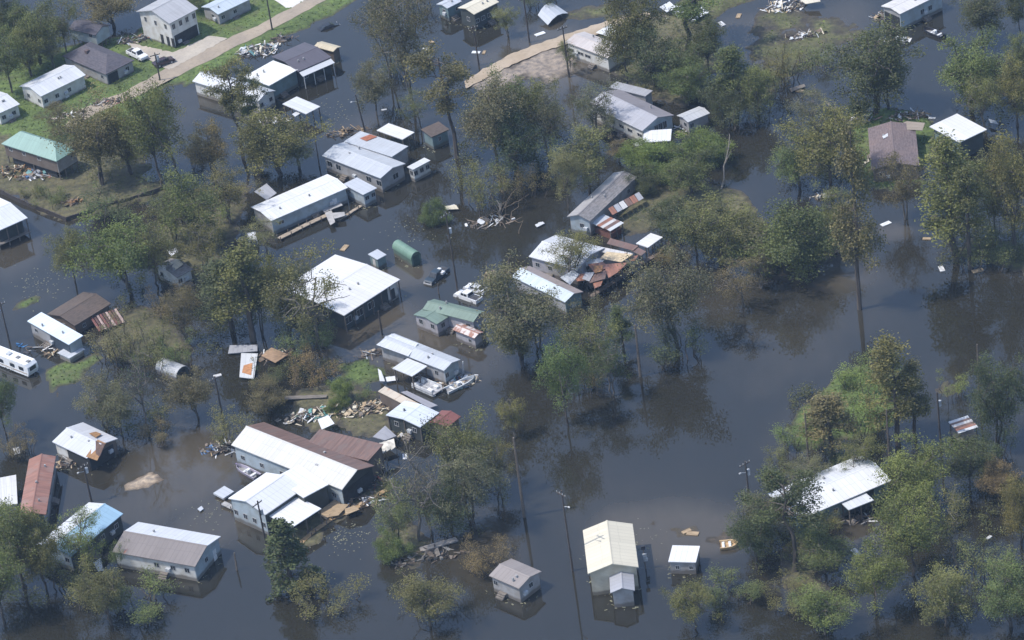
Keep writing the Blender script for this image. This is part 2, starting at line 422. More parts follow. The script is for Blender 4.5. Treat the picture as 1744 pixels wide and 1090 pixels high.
# ------------------------------------------------------------------ flood water, muddier where it is shallow or stirred up
SILT = [('13', 960, 520, 16, 9, .9), ('13', 760, 700, 12, 8, .55), ('13', 1250, 830, 10, 7, .6), ('13', 1080, 430, 14, 8, .7), ('13', 420, 650, 9, 12, .4),
        ('22', 640, 800, 13, 9, .75), ('22', 900, 900, 12, 8, .8), ('22', 850, 480, 7, 4, .7), ('22', 1300, 980, 10, 7, .5), ('33', 900, 850, 16, 8, .75),
        ('33', 640, 700, 22, 10, .3), ('43', 520, 880, 7, 6, .6), ('31', 170, 340, 14, 12, .9), ('31', 420, 640, 8, 10, .5), ('42', 300, 450, 14, 8, .7),
        ('32', 1280, 640, 10, 7, .45), ('41', 120, 200, 22, 12, .8), ('42', 150, 900, 18, 12, .35), ('23', 1330, 960, 9, 9, .5), ('12', 100, 380, 7, 7, .5),
        ('12', 980, 90, 14, 8, .4), ('11', 690, 100, 10, 10, .3), ('11', 1040, 640, 8, 8, .4), ('21', 620, 720, 12, 6, .6), ('42', 700, 250, 5, 3, .7), ('42', 300, 700, 20, 12, .3)]
wx = np.concatenate([[-3000, -600, -220], np.arange(-124, 134, 1.6), [240, 700, 3000]])
wy = np.concatenate([[-1500, 0, 250], np.arange(392, 735, 1.8), [900, 1500, 6000]])
WX, WY = np.meshgrid(wx, wy)
WS = 0.04 + 0.10 * (vnoise(WX, WY, 11, 0.035) - .3) + 0.07 * (vnoise(WX, WY, 12, 0.12) - .5)
for t, px_, py_, rx, ry, k in SILT:
    p = at(t, px_, py_)
    q = ((WX - p[0]) / rx) ** 2 + ((WY - p[1]) / (ry * 1.6)) ** 2 + 0.9 * (vnoise(WX, WY, 13, 0.10) - .5)
    WS = np.maximum(WS, .72 * k * np.clip(1.15 - q, 0, 1))
for lp in LAND:                      # shallow rim round everything that stands above the flood
    w = [tuple(ground(*p)[:2]) for p in lp[3]]
    d = -inside_dist(WX, WY, w)
    WS = np.maximum(WS, 0.22 * np.clip(1 - np.maximum(d, 0) / 7 + 0.5 * (vnoise(WX, WY, 14, 0.15) - .5), 0, 1))
n = N('flood_water')
sep = n.new('ShaderNodeSeparateColor'); n.link(n.new('ShaderNodeAttribute', attribute_name='tint').outputs['Color'], sep.inputs[0])
gp = n.new('ShaderNodeNewGeometry').outputs['Position']
fine = n.noise(n.scaled(gp, (0.9, 0.28, 1)), 0.6, 6, 0.65)
sl = n.math('ADD', sep.outputs[0], n.math('MULTIPLY', n.math('SUBTRACT', fine, 0.5), 0.22))
x = n.mix(n.ramp(sl, 0.0, 1.0), (0.022, 0.021, 0.016), (0.108, 0.090, 0.066))
n.link(x, n.b.inputs['Base Color'])
n.b.inputs['IOR'].default_value = 1.42; n.b.inputs['Specular IOR Level'].default_value = 0.9
rr = n.noise(n.scaled(gp, (0.05, 0.014, 1)), 1.0, 5, 0.62)
n.link(n.math('ADD', 0.0, n.math('MULTIPLY', n.ramp(rr, 0.45, 0.7), 0.09)), n.b.inputs['Roughness'])
rip = n.math('ADD', n.noise(n.scaled(gp, (0.35, 0.8, 1)), 1.0, 4), n.math('MULTIPLY', n.noise(gp, 2.5, 2), 0.25))
n.bump(rip, 0.03, 0.1)
WATER = n.m
tag(link('flood_water', grid_mesh('flood_water', WX, WY, np.zeros(WX.shape), WATER, np.repeat(WS[..., None], 3, 2))), None, None, kind='structure')

# ------------------------------------------------------------------ roads, drives
ROADS = []
def strip(name, up_, lo_, z, mat):
    ROADS.append([tuple(ground(*p, z)[:2]) for p in list(up_) + list(lo_)[::-1]])
    m = MB(); k = 0.0
    def res(pts, n=40):
        P = np.array([ground(*p, z)[:2] for p in pts]); L = np.concatenate([[0], np.cumsum(np.linalg.norm(np.diff(P, axis=0), axis=1))])
        t = np.linspace(0, L[-1], n); return np.stack([np.interp(t, L, P[:, 0]), np.interp(t, L, P[:, 1])], 1)
    A, B = res(up_), res(lo_)
    r = random.Random(len(name))
    A = A + np.array([[r.uniform(-.25, .25), r.uniform(-.3, .3)] for _ in A]); B = B + np.array([[r.uniform(-.25, .25), r.uniform(-.3, .3)] for _ in B])
    V = []
    for i in range(len(A)):
        for j in range(7):
            f = j / 6; V.append((*(B[i] * (1 - f) + A[i] * f), z + 0.06 * math.sin(math.pi * f)))
    F = [(i * 7 + j, (i + 1) * 7 + j, (i + 1) * 7 + j + 1, i * 7 + j + 1) for i in range(len(A) - 1) for j in range(6)]
    me = bpy.data.meshes.new(name); me.from_pydata(V, [], F); me.materials.append(mat); me.update()
    return tag(link(name, me), None, None, kind='structure')
def roadm(name, c, c2):
    n = N(name); gp = n.new('ShaderNodeNewGeometry').outputs['Position']
    a = n.noise(gp, 1.4, 6, 0.7); b = n.noise(gp, 0.13, 4)
    x = n.mix(n.ramp(b, 0.35, 0.65), c, c2); x = n.mix(n.math('MULTIPLY', n.ramp(a, 0.45, 0.75), 0.5), x, tuple(q * 0.6 for q in c))
    n.link(x, n.b.inputs['Base Color']); n.b.inputs['Roughness'].default_value = 0.95; n.bump(a, 0.3, 0.05)
    return n.m
strip('road', [(46, 89), (58, 77), (87, 66), (110, 53), (128, 42), (160, 28), (182, 18.5), (219, -1), (240, -12)],
      [(53, 92), (68, 80.5), (94, 70), (118, 58), (141, 47), (166, 34), (184, 25.5), (232, 0), (255, -12)], 0.52, roadm('worn_asphalt', (0.27, 0.225, 0.175), (0.34, 0.28, 0.21)))
strip('dirt_track', [(330, 57.5), (347, 47), (366, 37), (388, 29), (410, 21.5), (436, 13.5), (462, 8)],
      [(331, 63), (348, 54), (364, 46), (386, 36.5), (411, 29), (440, 20), (466, 13)], 0.30, roadm('sandy_dirt', (0.33, 0.26, 0.18), (0.41, 0.33, 0.245)))
strip('driveway', S('11', [(730, 240), (990, 300), (1200, 200)]), S('11', [(770, 300), (960, 400), (1290, 222)]), 0.585, roadm('pale_concrete', (0.36, 0.32, 0.27), (0.44, 0.39, 0.32)))
strip('concrete_slab', S('21', [(90, -10), (180, -60), (300, -70)]), S('21', [(170, 45), (215, 40), (290, -12)]), 0.50, roadm('bleached_concrete', (0.55, 0.52, 0.48), (0.62, 0.6, 0.56)))

# grass blades and weeds over the dry ground (nobody could count them)
r_ = np.random.default_rng(5)
cand = np.argwhere((GG > 0) & (GX > -123) & (GX < 132) & (GY > 393) & (GY < 733))
_rd = np.zeros(GX.shape, bool)
for _pl in ROADS:
    _rd |= inside_dist(GX, GY, _pl) > -1.2
cand = np.array([c for c in cand if not _rd[c[0], c[1]]])
sel = cand[r_.choice(len(cand), min(11000, len(cand)), replace=False)]
V = np.zeros((len(sel) * 4, 3)); 
px0 = GX[sel[:, 0], sel[:, 1]] + r_.uniform(-.5, .5, len(sel)); py0 = GY[sel[:, 0], sel[:, 1]] + r_.uniform(-.5, .5, len(sel)); pz0 = GZ[sel[:, 0], sel[:, 1]]
an = r_.uniform(0, 6.28, len(sel)); hh = r_.uniform(.1, .38, len(sel)) * GG[sel[:, 0], sel[:, 1]]; ww = r_.uniform(.1, .25, len(sel))
lx = r_.uniform(-.2, .2, len(sel)); ly = r_.uniform(-.2, .2, len(sel))
for k, (sx, top) in enumerate(((-1, 0), (1, 0), (.7, 1), (-.7, 1))):
    V[k::4] = np.stack([px0 + sx * ww * np.cos(an) + top * lx, py0 + sx * ww * np.sin(an) + top * ly, pz0 - .05 + top * hh], 1)
me = bpy.data.meshes.new('grass'); me.from_pydata(V.tolist(), [], np.arange(len(V)).reshape(-1, 4).tolist())
ca = me.attributes.new('tone', 'FLOAT_COLOR', 'POINT')
ca.data.foreach_set('color', np.repeat(np.concatenate([r_.random((len(sel), 2)), np.ones((len(sel), 2))], 1), 4, 0).ravel().astype(np.float32))
me.materials.append(LEAF); me.update()
go = tag(link('grass', me), 'short green grass and weeds on the dry ground above the flood', 'grass', kind='stuff')
go.color = (0.105, 0.145, 0.042, 1)

# ------------------------------------------------------------------ buildings
class Fr:
    """rectangle on the place: corner O, unit axes ex, ey, lengths Lx, Ly; the faces y=0 and x=0 meet in the corner nearest the camera"""
    def __init__(s, t, A, B, C, h):
        a, b, c = (at(t, *q, h)[:2] for q in (A, B, C))
        e1, e2 = b - a, c - a
        l1, l2 = np.linalg.norm(e1), np.linalg.norm(e2)
        t1, t2 = math.atan2(e1[1], e1[0]), math.atan2(e2[1], e2[0])
        d = (t2 - t1 + math.pi) % (2 * math.pi) - math.pi
        s.sw = d < 0                                   # keep the frame right-handed
        dev = (math.pi / 2 - abs(d)) / 2 * (1 if d > 0 else -1)
        t1 -= dev; t2 += dev
        if s.sw: t1, t2, l1, l2 = t2, t1, l2, l1
        s.ang = t1; s.O = a
        s.ex = np.array([math.cos(t1), math.sin(t1)]); s.ey = np.array([-s.ex[1], s.ex[0]])
        s.Lx, s.Ly, s.h = l1, l2 * max(.6, abs(math.sin(t2 - t1))), h
    def p(s, x, y, z):
        q = s.O + x * s.ex + y * s.ey
        return np.array([q[0], q[1], z])
    def axis(s, ridge):                                # 'ab' or 'ac' -> local 'x' or 'y'
        return ('x' if ridge == 'ab' else 'y') if not s.sw else ('y' if ridge == 'ab' else 'x')
    def face(s, f): return ('y0' if f == 'ab' else 'x0') if not s.sw else ('x0' if f == 'ab' else 'y0')
    def sub(s, x0, x1, y0, y1):
        n = Fr.__new__(Fr); n.__dict__.update(s.__dict__); n.O = s.O + x0 * s.ex + y0 * s.ey; n.Lx, n.Ly = x1 - x0, y1 - y0
        return n

def roof(fr, par, kind, rise, mat, mat2=None, ridge='ab', th=.14, name='roof', mat3=None):
    """mat covers the slope(s) on the near side, mat2 the far side"""
    mat2 = mat2 or mat; P, Lx, Ly, h = fr.p, fr.Lx, fr.Ly, fr.h
    ax = fr.axis(ridge) if ridge in ('ab', 'ac') else ridge
    if kind == 'flat' or kind == 'shed':
        dz = rise if kind == 'shed' else 0.0
        z = (lambda x, y: h + dz * (y / Ly if ax == 'x' else x / Lx)) if kind == 'shed' else (lambda x, y: h)
        m = MB(); q = [(0, 0), (Lx, 0), (Lx, Ly), (0, Ly)]
        U = [(x, y) if ax == 'x' else (y, x) for x, y in q]
        m.slab([P(x, y, z(x, y)) for x, y in q], th, U)
        return [m.build(name, mat, par)]
    if kind == 'gable':
        out = []
        if ax == 'x':
            s = math.hypot(Ly / 2, rise)
            m = MB(); m.slab([P(0, 0, h), P(Lx, 0, h), P(Lx, Ly / 2, h + rise), P(0, Ly / 2, h + rise)], th, [(0, 0), (Lx, 0), (Lx, s), (0, s)])
            out.append(m.build(name, mat, par)); m = MB()
            m.slab([P(Lx, Ly, h), P(0, Ly, h), P(0, Ly / 2, h + rise), P(Lx, Ly / 2, h + rise)], th, [(0, 0), (Lx, 0), (Lx, s), (0, s)])
            out.append(m.build(name, mat2, par))
            m = MB(); m.slab([P(-.03, Ly / 2 - .16, h + rise + .005), P(Lx + .03, Ly / 2 - .16, h + rise + .005), P(Lx + .03, Ly / 2, h + rise + .06), P(-.03, Ly / 2, h + rise + .06)], .03)
            m.slab([P(-.03, Ly / 2 + .002, h + rise + .06), P(Lx + .03, Ly / 2 + .002, h + rise + .06), P(Lx + .03, Ly / 2 + .16, h + rise + .005), P(-.03, Ly / 2 + .16, h + rise + .005)], .03)
        else:
            s = math.hypot(Lx / 2, rise)
            m = MB(); m.slab([P(0, Ly, h), P(0, 0, h), P(Lx / 2, 0, h + rise), P(Lx / 2, Ly, h + rise)], th, [(0, 0), (Ly, 0), (Ly, s), (0, s)])
            out.append(m.build(name, mat, par)); m = MB()
            m.slab([P(Lx, 0, h), P(Lx, Ly, h), P(Lx / 2, Ly, h + rise), P(Lx / 2, 0, h + rise)], th, [(0, 0), (Ly, 0), (Ly, s), (0, s)])
            out.append(m.build(name, mat2, par))
            m = MB(); m.slab([P(Lx / 2 - .16, Ly + .03, h + rise + .005), P(Lx / 2 - .16, -.03, h + rise + .005), P(Lx / 2, -.03, h + rise + .06), P(Lx / 2, Ly + .03, h + rise + .06)], .03)
            m.slab([P(Lx / 2 + .002, Ly + .03, h + rise + .06), P(Lx / 2 + .002, -.03, h + rise + .06), P(Lx / 2 + .16, -.03, h + rise + .005), P(Lx / 2 + .16, Ly + .03, h + rise + .005)], .03)
        m.build('ridge_cap', mat3 or mat, par)
        return out
    if kind == 'hip':
        if ax == 'x': i = min(Ly / 2, Lx * .45); r0, r1 = P(i, Ly / 2, h + rise), P(Lx - i, Ly / 2, h + rise)
        else: i = min(Lx / 2, Ly * .45); r0, r1 = P(Lx / 2, i, h + rise), P(Lx / 2, Ly - i, h + rise)
        c = [P(0, 0, h), P(Lx, 0, h), P(Lx, Ly, h), P(0, Ly, h)]
        if ax == 'x': fs = [([c[0], c[1], r1, r0], mat), ([c[1], c[2], r1], mat2), ([c[2], c[3], r0, r1], mat2), ([c[3], c[0], r0], mat)]
        else: fs = [([c[0], c[1], r0], mat), ([c[1], c[2], r1, r0], mat2), ([c[2], c[3], r1], mat2), ([c[3], c[0], r0, r1], mat)]
        for pts, mm in fs:
            e = pts[1] - pts[0]; L = np.linalg.norm(e); e = e / L
            U = []
            for p in pts:
                d = p - pts[0]; u = float(d @ e); U.append((u, float(np.linalg.norm(d - u * e))))
            m = MB(); m.slab(pts, th, U); m.build(name, mm, par)
        return []
    if kind == 'barrel':
        m = MB(); K = 10; ax2 = ax
        W = Ly if ax == 'x' else Lx; L = Lx if ax == 'x' else Ly
        pr = [(W / 2 - W / 2 * math.cos(math.pi * k / K), h + rise * math.sin(math.pi * k / K)) for k in range(K + 1)]
        al = 0
        for k in range(K):
            (a0, z0), (a1, z1) = pr[k], pr[k + 1]; s = math.hypot(a1 - a0, z1 - z0)
            q = (lambda u, w, z: P(u, w, z)) if ax == 'x' else (lambda u, w, z: P(w, L - u, z))
            m.slab([q(0, a0, z0), q(L, a0, z0), q(L, a1, z1), q(0, a1, z1)], .08, [(0, al), (L, al), (L, al + s), (0, al + s)])
            al += s
        return [m.build(name, mat, par)]

def walls(fr, par, kind, rise, mat, inset=.3, z0=-.7, ridge='ab', top=None, name='wall', mat_c=None):
    """four walls as separate parts; gable ends run up under the roof"""
    P, Lx, Ly = fr.p, fr.Lx, fr.Ly; h = (top if top is not None else fr.h - .15)
    ax = fr.axis(ridge) if ridge in ('ab', 'ac') else ridge; i = inset; t = .14
    def slope(a, L, full):
        if kind == 'gable': return rise * (1 - abs(2 * a / L - 1))
        if kind == 'barrel': return rise * math.sqrt(max(0, 1 - (2 * a / L - 1) ** 2)) - .06
        if kind == 'shed': return rise * a / L
        return 0.0
    zx = (lambda x: 0.0) if (ax == 'x') else (lambda x: slope(x, Lx, 1))
    zy = (lambda y: slope(y, Ly, 1)) if ax == 'x' else (lambda y: 0.0)
    NS = 11 if kind == 'barrel' else 3
    X = np.linspace(i, Lx - i, NS); Yv = np.linspace(i + t, Ly - i - t, NS)
    def face(pts_top, pts_bot, d, nm, mm):
        m = MB(); poly = pts_bot + pts_top[::-1]
        off = np.array([*d, 0]) * t
        m.slab(poly, 0, None, off); return m.build(nm, mm, par)
    yoff = zy(i) * (1 if ax == 'x' else 1); xoff = zx(i)
    far_y = zy(Ly - i); far_x = zx(Lx - i)
    o = []
    ab = fr.face('ab')
    my = mat if (ab == 'y0' or mat_c is None) else mat_c
    mx = mat_c if (ab == 'y0' and mat_c is not None) else mat
    o.append(face([P(x, i, h + zx(x) + yoff) for x in X], [P(x, i, z0) for x in X], fr.ey, name, my))
    o.append(face([P(x, Ly - i, h + zx(x) + far_y) for x in X[::-1]], [P(x, Ly - i, z0) for x in X[::-1]], -fr.ey, name, mat))
    o.append(face([P(i, y, h + zy(y) + xoff) for y in Yv[::-1]], [P(i, y, z0) for y in Yv[::-1]], fr.ex, name, mx))
    o.append(face([P(Lx - i, y, h + zy(y) + far_x) for y in Yv], [P(Lx - i, y, z0) for y in Yv], -fr.ex, name, mat))
    return o

_wm = {}
def win_mesh(w, h):
    k = (round(w, 2), round(h, 2))
    if k not in _wm:
        f, g = MB(), MB(); b = .09
        f.box(-w / 2, w / 2, -.05, .04, -h / 2, -h / 2 + b); f.box(-w / 2, w / 2, -.05, .04, h / 2 - b, h / 2)
        f.box(-w / 2, -w / 2 + b, -.05, .04, -h / 2 + b, h / 2 - b); f.box(w / 2 - b, w / 2, -.05, .04, -h / 2 + b, h / 2 - b)
        f.box(-.03, .03, -.035, .03, -h / 2 + b, h / 2 - b)
        g.box(-w / 2 + b, w / 2 - b, -.015, .02, -h / 2 + b, h / 2 - b)
        _wm[k] = (f.mesh('window', FRAME), g.mesh('pane', GLASS))
    return _wm[k]
def place_face(fr, f, frac, z, off):
    """point and heading for something mounted on face 'ab' or 'ac', local -Y looking outwards"""
    if fr.face(f) == 'y0': p = fr.p(frac * fr.Lx, off, z); a = fr.ang
    else: p = fr.p(off, (frac) * fr.Ly, z); a = fr.ang - math.pi / 2
    return p, a
def window(par, fr, f, frac, z=1.9, w=1.0, h=1.1, inset=.3):
    p, a = place_face(fr, f, frac, z, inset)
    f_, g_ = win_mesh(w, h); rt = top_of(par)
    o = link('window', f_, par, Vector(local(rt, p)), a - rt.rotation_euler.z)
    link('pane', g_, o)
    return o
def door(par, fr, f, frac, z=1.1, w=.95, h=2.1, inset=.3, mat=None):
    p, a = place_face(fr, f, frac, z, inset); rt = top_of(par)
    m = MB(); m.box(-w / 2, w / 2, -.05, .03, -h / 2, h / 2)
    o = link('door', m.mesh('door', mat or TRIM), par, Vector(local(rt, p)), a - rt.rotation_euler.z)
    k = MB(); k.box(w / 2 - .16, w / 2 - .08, -.1, -.05, -.05, .05); link('handle', k.mesh('handle', DARKW), o)
    return o
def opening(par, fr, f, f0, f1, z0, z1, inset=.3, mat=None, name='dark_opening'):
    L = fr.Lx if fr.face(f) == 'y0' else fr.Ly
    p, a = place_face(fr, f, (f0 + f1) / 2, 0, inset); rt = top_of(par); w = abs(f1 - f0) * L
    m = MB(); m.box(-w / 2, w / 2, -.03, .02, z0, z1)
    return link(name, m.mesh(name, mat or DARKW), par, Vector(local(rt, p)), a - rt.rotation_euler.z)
def posts(fr, par, z0=-.7, nx=3, ny=2, inset=.25, rise=0, mat=None, r=.09, tall=None):
    for i in range(nx):
        for j in range(ny):
            if 0 < i < nx - 1 and 0 < j < ny - 1: continue
            x = inset + (fr.Lx - 2 * inset) * i / max(1, nx - 1); y = inset + (fr.Ly - 2 * inset) * j / max(1, ny - 1)
            m = MB(); m.box(-r, r, -r, r, z0, (tall or fr.h) - .15, lambda a, b, c: fr.p(x + a, y + b, c))
            m.build('post', mat or POST, par)
def deck(fr, par, z, mat=None, x0=0, x1=None, y0=0, y1=None, name='deck'):
    m = MB(); x1 = fr.Lx if x1 is None else x1; y1 = fr.Ly if y1 is None else y1
    m.box(x0, x1, y0, y1, z - .14, z, fr.p); return m.build(name, mat or DECK, par)

FOOT = []
def house(name, label, cat, t, A, B, C, h, kind='gable', rise=.8, ridge='ab', r1=None, r2=None, w=None, wc=None, wins=(3, 2), ws=(1.0, 1.0), zt=None,
          doors=(), base=-.7, inset=.35, group=None, lift=0.0, open_=False, np_=(3, 2), th=.14, z0=None):
    fr = Fr(t, A, B, C, h)
    c = fr.p(fr.Lx / 2, fr.Ly / 2, 0)
    rt = root(name, label, cat, c, fr.ang, group)
    roof(fr, rt, kind, rise, r1, r2, ridge, th)
    rr = rnd
    if not open_:
        walls(fr, rt, kind, rise, w, inset, lift - .0 if lift else base, ridge, mat_c=wc)
        for f, n in (('ab', wins[0]), ('ac', wins[1])):
            for k in range(n):
                if rr.random() < .3: continue
                window(rt, fr, f, (k + .5 + rr.uniform(-.12, .12)) / n, zt or lift + min(1.9, h - 1.25), *ws, inset=inset)
        for f, q in doors: door(rt, fr, f, q, lift + 1.0, inset=inset)
        if lift:
            posts(fr, rt, base, 4, 3, inset + .2, tall=lift + .3); deck(fr, rt, lift, POST, inset + .02, fr.Lx - inset - .02, inset + .02, fr.Ly - inset - .02, 'floor_platform')
        if cat in ('house', 'mobile home') and not lift:
            f = rr.choice(('ab', 'ac')); p, a = place_face(fr, f, rr.uniform(.2, .8), 1.5, inset)
            m = MB(); m.box(-.42, .42, -.5, -.02, -.3, .3); link('air_conditioner', m.mesh('air_conditioner', GALV), rt, Vector(local(rt, p)), a - fr.ang)
            p, a = place_face(fr, 'ab', rr.uniform(.3, .7), 0, inset)
            m = MB()
            for q in range(3): m.box(-.75, .75, -.35 - .32 * (q + 1), -.04 - .32 * q, -.6, .75 - .24 * q)
            link('porch_step', m.mesh('porch_step', DECK), rt, Vector(local(rt, p)), a - fr.ang)
            if kind in ('gable', 'flat', 'shed') and rise < 1.3:
                for q in range(2): vent(rt, fr, rr.uniform(.15, .85), rr.choice((.3, .7)), h + rise * .6, .13)
        FOOT.append(fr)
    else: posts(fr, rt, base, *np_)
    return rt, fr
def wing(rt, t, A, B, C, h, kind='flat', rise=.3, ridge='ab', r1=None, r2=None, w=None, wc=None, open_=False, base=-.7, name='annex_roof', wins=(0, 0), inset=.25, np_=(3, 2)):
    fr = Fr(t, A, B, C, h); roof(fr, rt, kind, rise, r1, r2, ridge, name=name)
    if open_: posts(fr, rt, base, *np_)
    else:
        walls(fr, rt, kind, rise, w, inset, base, ridge, name='annex_wall', mat_c=wc)
        for f, n in (('ab', wins[0]), ('ac', wins[1])):
            for k in range(n): window(rt, fr, f, (k + .5) / n, min(1.8, h - 1.1), inset=inset)
    return fr
def vent(rt, fr, fx, fy, z, s=.3, name='roof_vent', mat=None):
    m = MB(); m.box(-s, s, -s, s, -.3, .45, lambda a, b, c: fr.p(fx * fr.Lx + a, fy * fr.Ly + b, z + c)); m.build(name, mat or plain('galvanised_vent', (.3, .3, .3)), rt)
def sheet(par, t, pts, z, mat, name='roof_sheet', th=.05, dz=(0, 0, 0, 0)):
    m = MB(); P = [at(t, x, y, z) + np.array([0, 0, d]) for (x, y), d in zip(pts, dz)]
    a = (P[1][0] - P[0][0]) * (P[2][1] - P[0][1]) - (P[1][1] - P[0][1]) * (P[2][0] - P[0][0])
    if a < 0: P = P[::-1]
    L1 = np.linalg.norm(P[1] - P[0]); L2 = np.linalg.norm(P[2] - P[1])
    U = [(0, 0), (L1, 0), (L1, L2), (0, L2)] if len(P) == 4 else None
    m.slab(P, th, U); return m.build(name, mat, par)
def thing_at(name, label, cat, t, x, y, group=None, z=0.0):
    return root(name, label, cat, at(t, x, y, z), 0, group)

# ------------------------------------------------------------------ loose pieces
def lumber(n, par, c, rx, ry, r, mats, zb=0.05, big=1.0, hgt=.7, nm=None):
    """broken boards, sheets and household goods tossed together, each a mesh of its own"""
    c = np.array(c, float)
    for _ in range(n):
        q = r.random() ** .6; w = r.uniform(0, 6.28); x, y = c[0] + rx * q * math.cos(w), c[1] + ry * q * math.sin(w)
        k = r.random(); a = r.uniform(0, 3.14); ti = r.uniform(-.55, .55); rl = r.uniform(-.5, .5)
        if k < .62: sx, sy, sz, name = r.uniform(1.2, 3.4) * big, r.uniform(.1, .24), .07, 'board'
        elif k < .84: sx, sy, sz, name = r.uniform(.6, 1.7) * big, r.uniform(.5, 1.0) * big, .04, 'broken_sheet'
        else: sx, sy, sz, name = r.uniform(.3, .8), r.uniform(.3, .7), r.uniform(.3, .8), 'crate'
        z = max(land_z(x, y), -.05) + zb + (1 - q) * hgt * r.uniform(.2, 1)
        M = Matrix.Translation((x, y, z)) @ Matrix.Rotation(a, 4, 'Z') @ Matrix.Rotation(ti, 4, 'Y') @ Matrix.Rotation(rl, 4, 'X')
        m = MB(); m.box(-sx / 2, sx / 2, -sy / 2, sy / 2, -sz / 2, sz / 2, lambda u, v, s: tuple(M @ Vector((u, v, s))))
        m.build(name, r.choice(mats), par)
WOODS = [PLY, DECK, wood('pale_timber', (.44, .36, .26)), wood('old_timber', (.24, .19, .15)), TRIM]
WHITES = [TRIM, plain('grey_white_panel', (.5, .5, .5)), plain('insulation', (.55, .48, .36)), DECK]
MIXED = WOODS + [plain('rust_tin', (.22, .11, .07)), plain('blue_plastic', (.08, .16, .3)), plain('grey_tin', (.4, .41, .43)), plain('teal_scrap', (.15, .3, .3)), plain('dark_scrap', (.03, .03, .035)), plain('dark_rag', (.05, .05, .06))]
MUDDY = [wood('muddy_board', (.16, .12, .085)), wood('wet_board', (.09, .07, .055))]
DARKS = [plain('dark_scrap', (.03, .03, .035)), plain('dark_rag', (.05, .05, .06)), DECK, plain('wet_brown', (.09, .065, .05)), plain('grey_white_panel', (.5, .5, .5))]
def pile(label, t, x, y, rx, ry, n, mats, seed, name='debris_pile', cat='debris', **kw):
    c = at(t, x, y); o = root(name, label, cat, c)
    lumber(int(n * 1.7), o, c, rx * 1.1, ry * 1.6, random.Random(seed), mats + MUDDY, **kw)
    return o
def pier(label, t, pts, w, z, name='pier', cat='pier', mat=None, step=2.6):
    P = [at(t, *p, z) for p in pts]; o = root(name, label, cat, (P[0][0], P[0][1], 0))
    for a, b in zip(P[:-1], P[1:]):
        d = b - a; L = np.linalg.norm(d); d /= L; q = np.array([-d[1], d[0], 0]); n = max(2, int(L / 1.2))
        for k in range(n):
            s0, s1 = L * k / n, L * (k + 1) / n - .05
            m = MB(); dz = rnd.uniform(-.03, .03)
            m.slab([a + d * s0 - q * w / 2 + (0, 0, dz), a + d * s1 - q * w / 2 + (0, 0, dz), a + d * s1 + q * w / 2 + (0, 0, dz), a + d * s0 + q * w / 2 + (0, 0, dz)], .12); m.build('plank', mat or DECK, o)
        for k in range(int(L / step) + 1):
            for sgn in (-1, 1):
                p = a + d * min(L, k * step) + q * sgn * w / 2
                m = MB(); m.tube([(p[0], p[1], -.8), (p[0], p[1], z + .5)], [.11, .1], 6); m.build('piling', POST, o)
    return o

# ------------------------------------------------------------------ utility poles
POLEM = wood('creosote_pole', (.085, .07, .06)); GALV = plain('transformer_grey', (.42, .44, .46)); INS = plain('insulator', (.5, .5, .5))
def pole(label, t, bx, by, ty, arm=True, can=True, lean=0.0, heading=.6, lamp=False):
    b = at(t, bx, by); h = height_of(b, uv(t, 0, ty)[1])
    o = root('utility_pole', label, 'utility pole', b, heading, 'utility poles standing in the flood')
    c = lambda x, y, z: (b[0] + x * math.cos(heading) - y * math.sin(heading) - lean * z, b[1] + x * math.sin(heading) + y * math.cos(heading), z)
    m = MB(); m.tube([c(0, 0, -.8), c(0, 0, h)], [.2, .13], 8); m.build('shaft', POLEM, o)
    if arm:
        m = MB(); m.box(-1.1, 1.1, .14, .26, h - .75, h - .6, c); m.build('crossarm', POLEM, o)
        for x in (-1.0, -.35, .35, 1.0):
            m = MB(); m.tube([c(x, .2, h - .6), c(x, .2, h - .35)], [.06, .05], 6); m.build('insulator', INS, o)
    if can:
        m = MB(); m.tube([c(.42, 0, h * .74), c(.42, 0, h * .74 + 1.0)], [.28, .28], 10); m.build('transformer', GALV, o)
    if lamp:
        m = MB(); m.tube([c(0, 0, h * .8), c(-1.2, 0, h * .8 + .5)], [.05, .05], 6); m.build('lamp_arm', GALV, o)
        m = MB(); m.box(-1.5, -1.15, -.1, .1, h * .8 + .4, h * .8 + .56, c); m.build('lamp_head', INS, o)
    return o
def stake(label, t, bx, by, ty, r=.13, name='bare_post', cat='post', mat=None):
    b = at(t, bx, by); h = height_of(b, uv(t, 0, ty)[1])
    m = MB(); m.tube([(0, 0, -.7), (.1, .05, h * .5), (.15, -.05, h)], [r, r * .8, r * .55], 6)
    o = m.build(name, mat or POST); o.location = b; tag(o, label, cat); return o

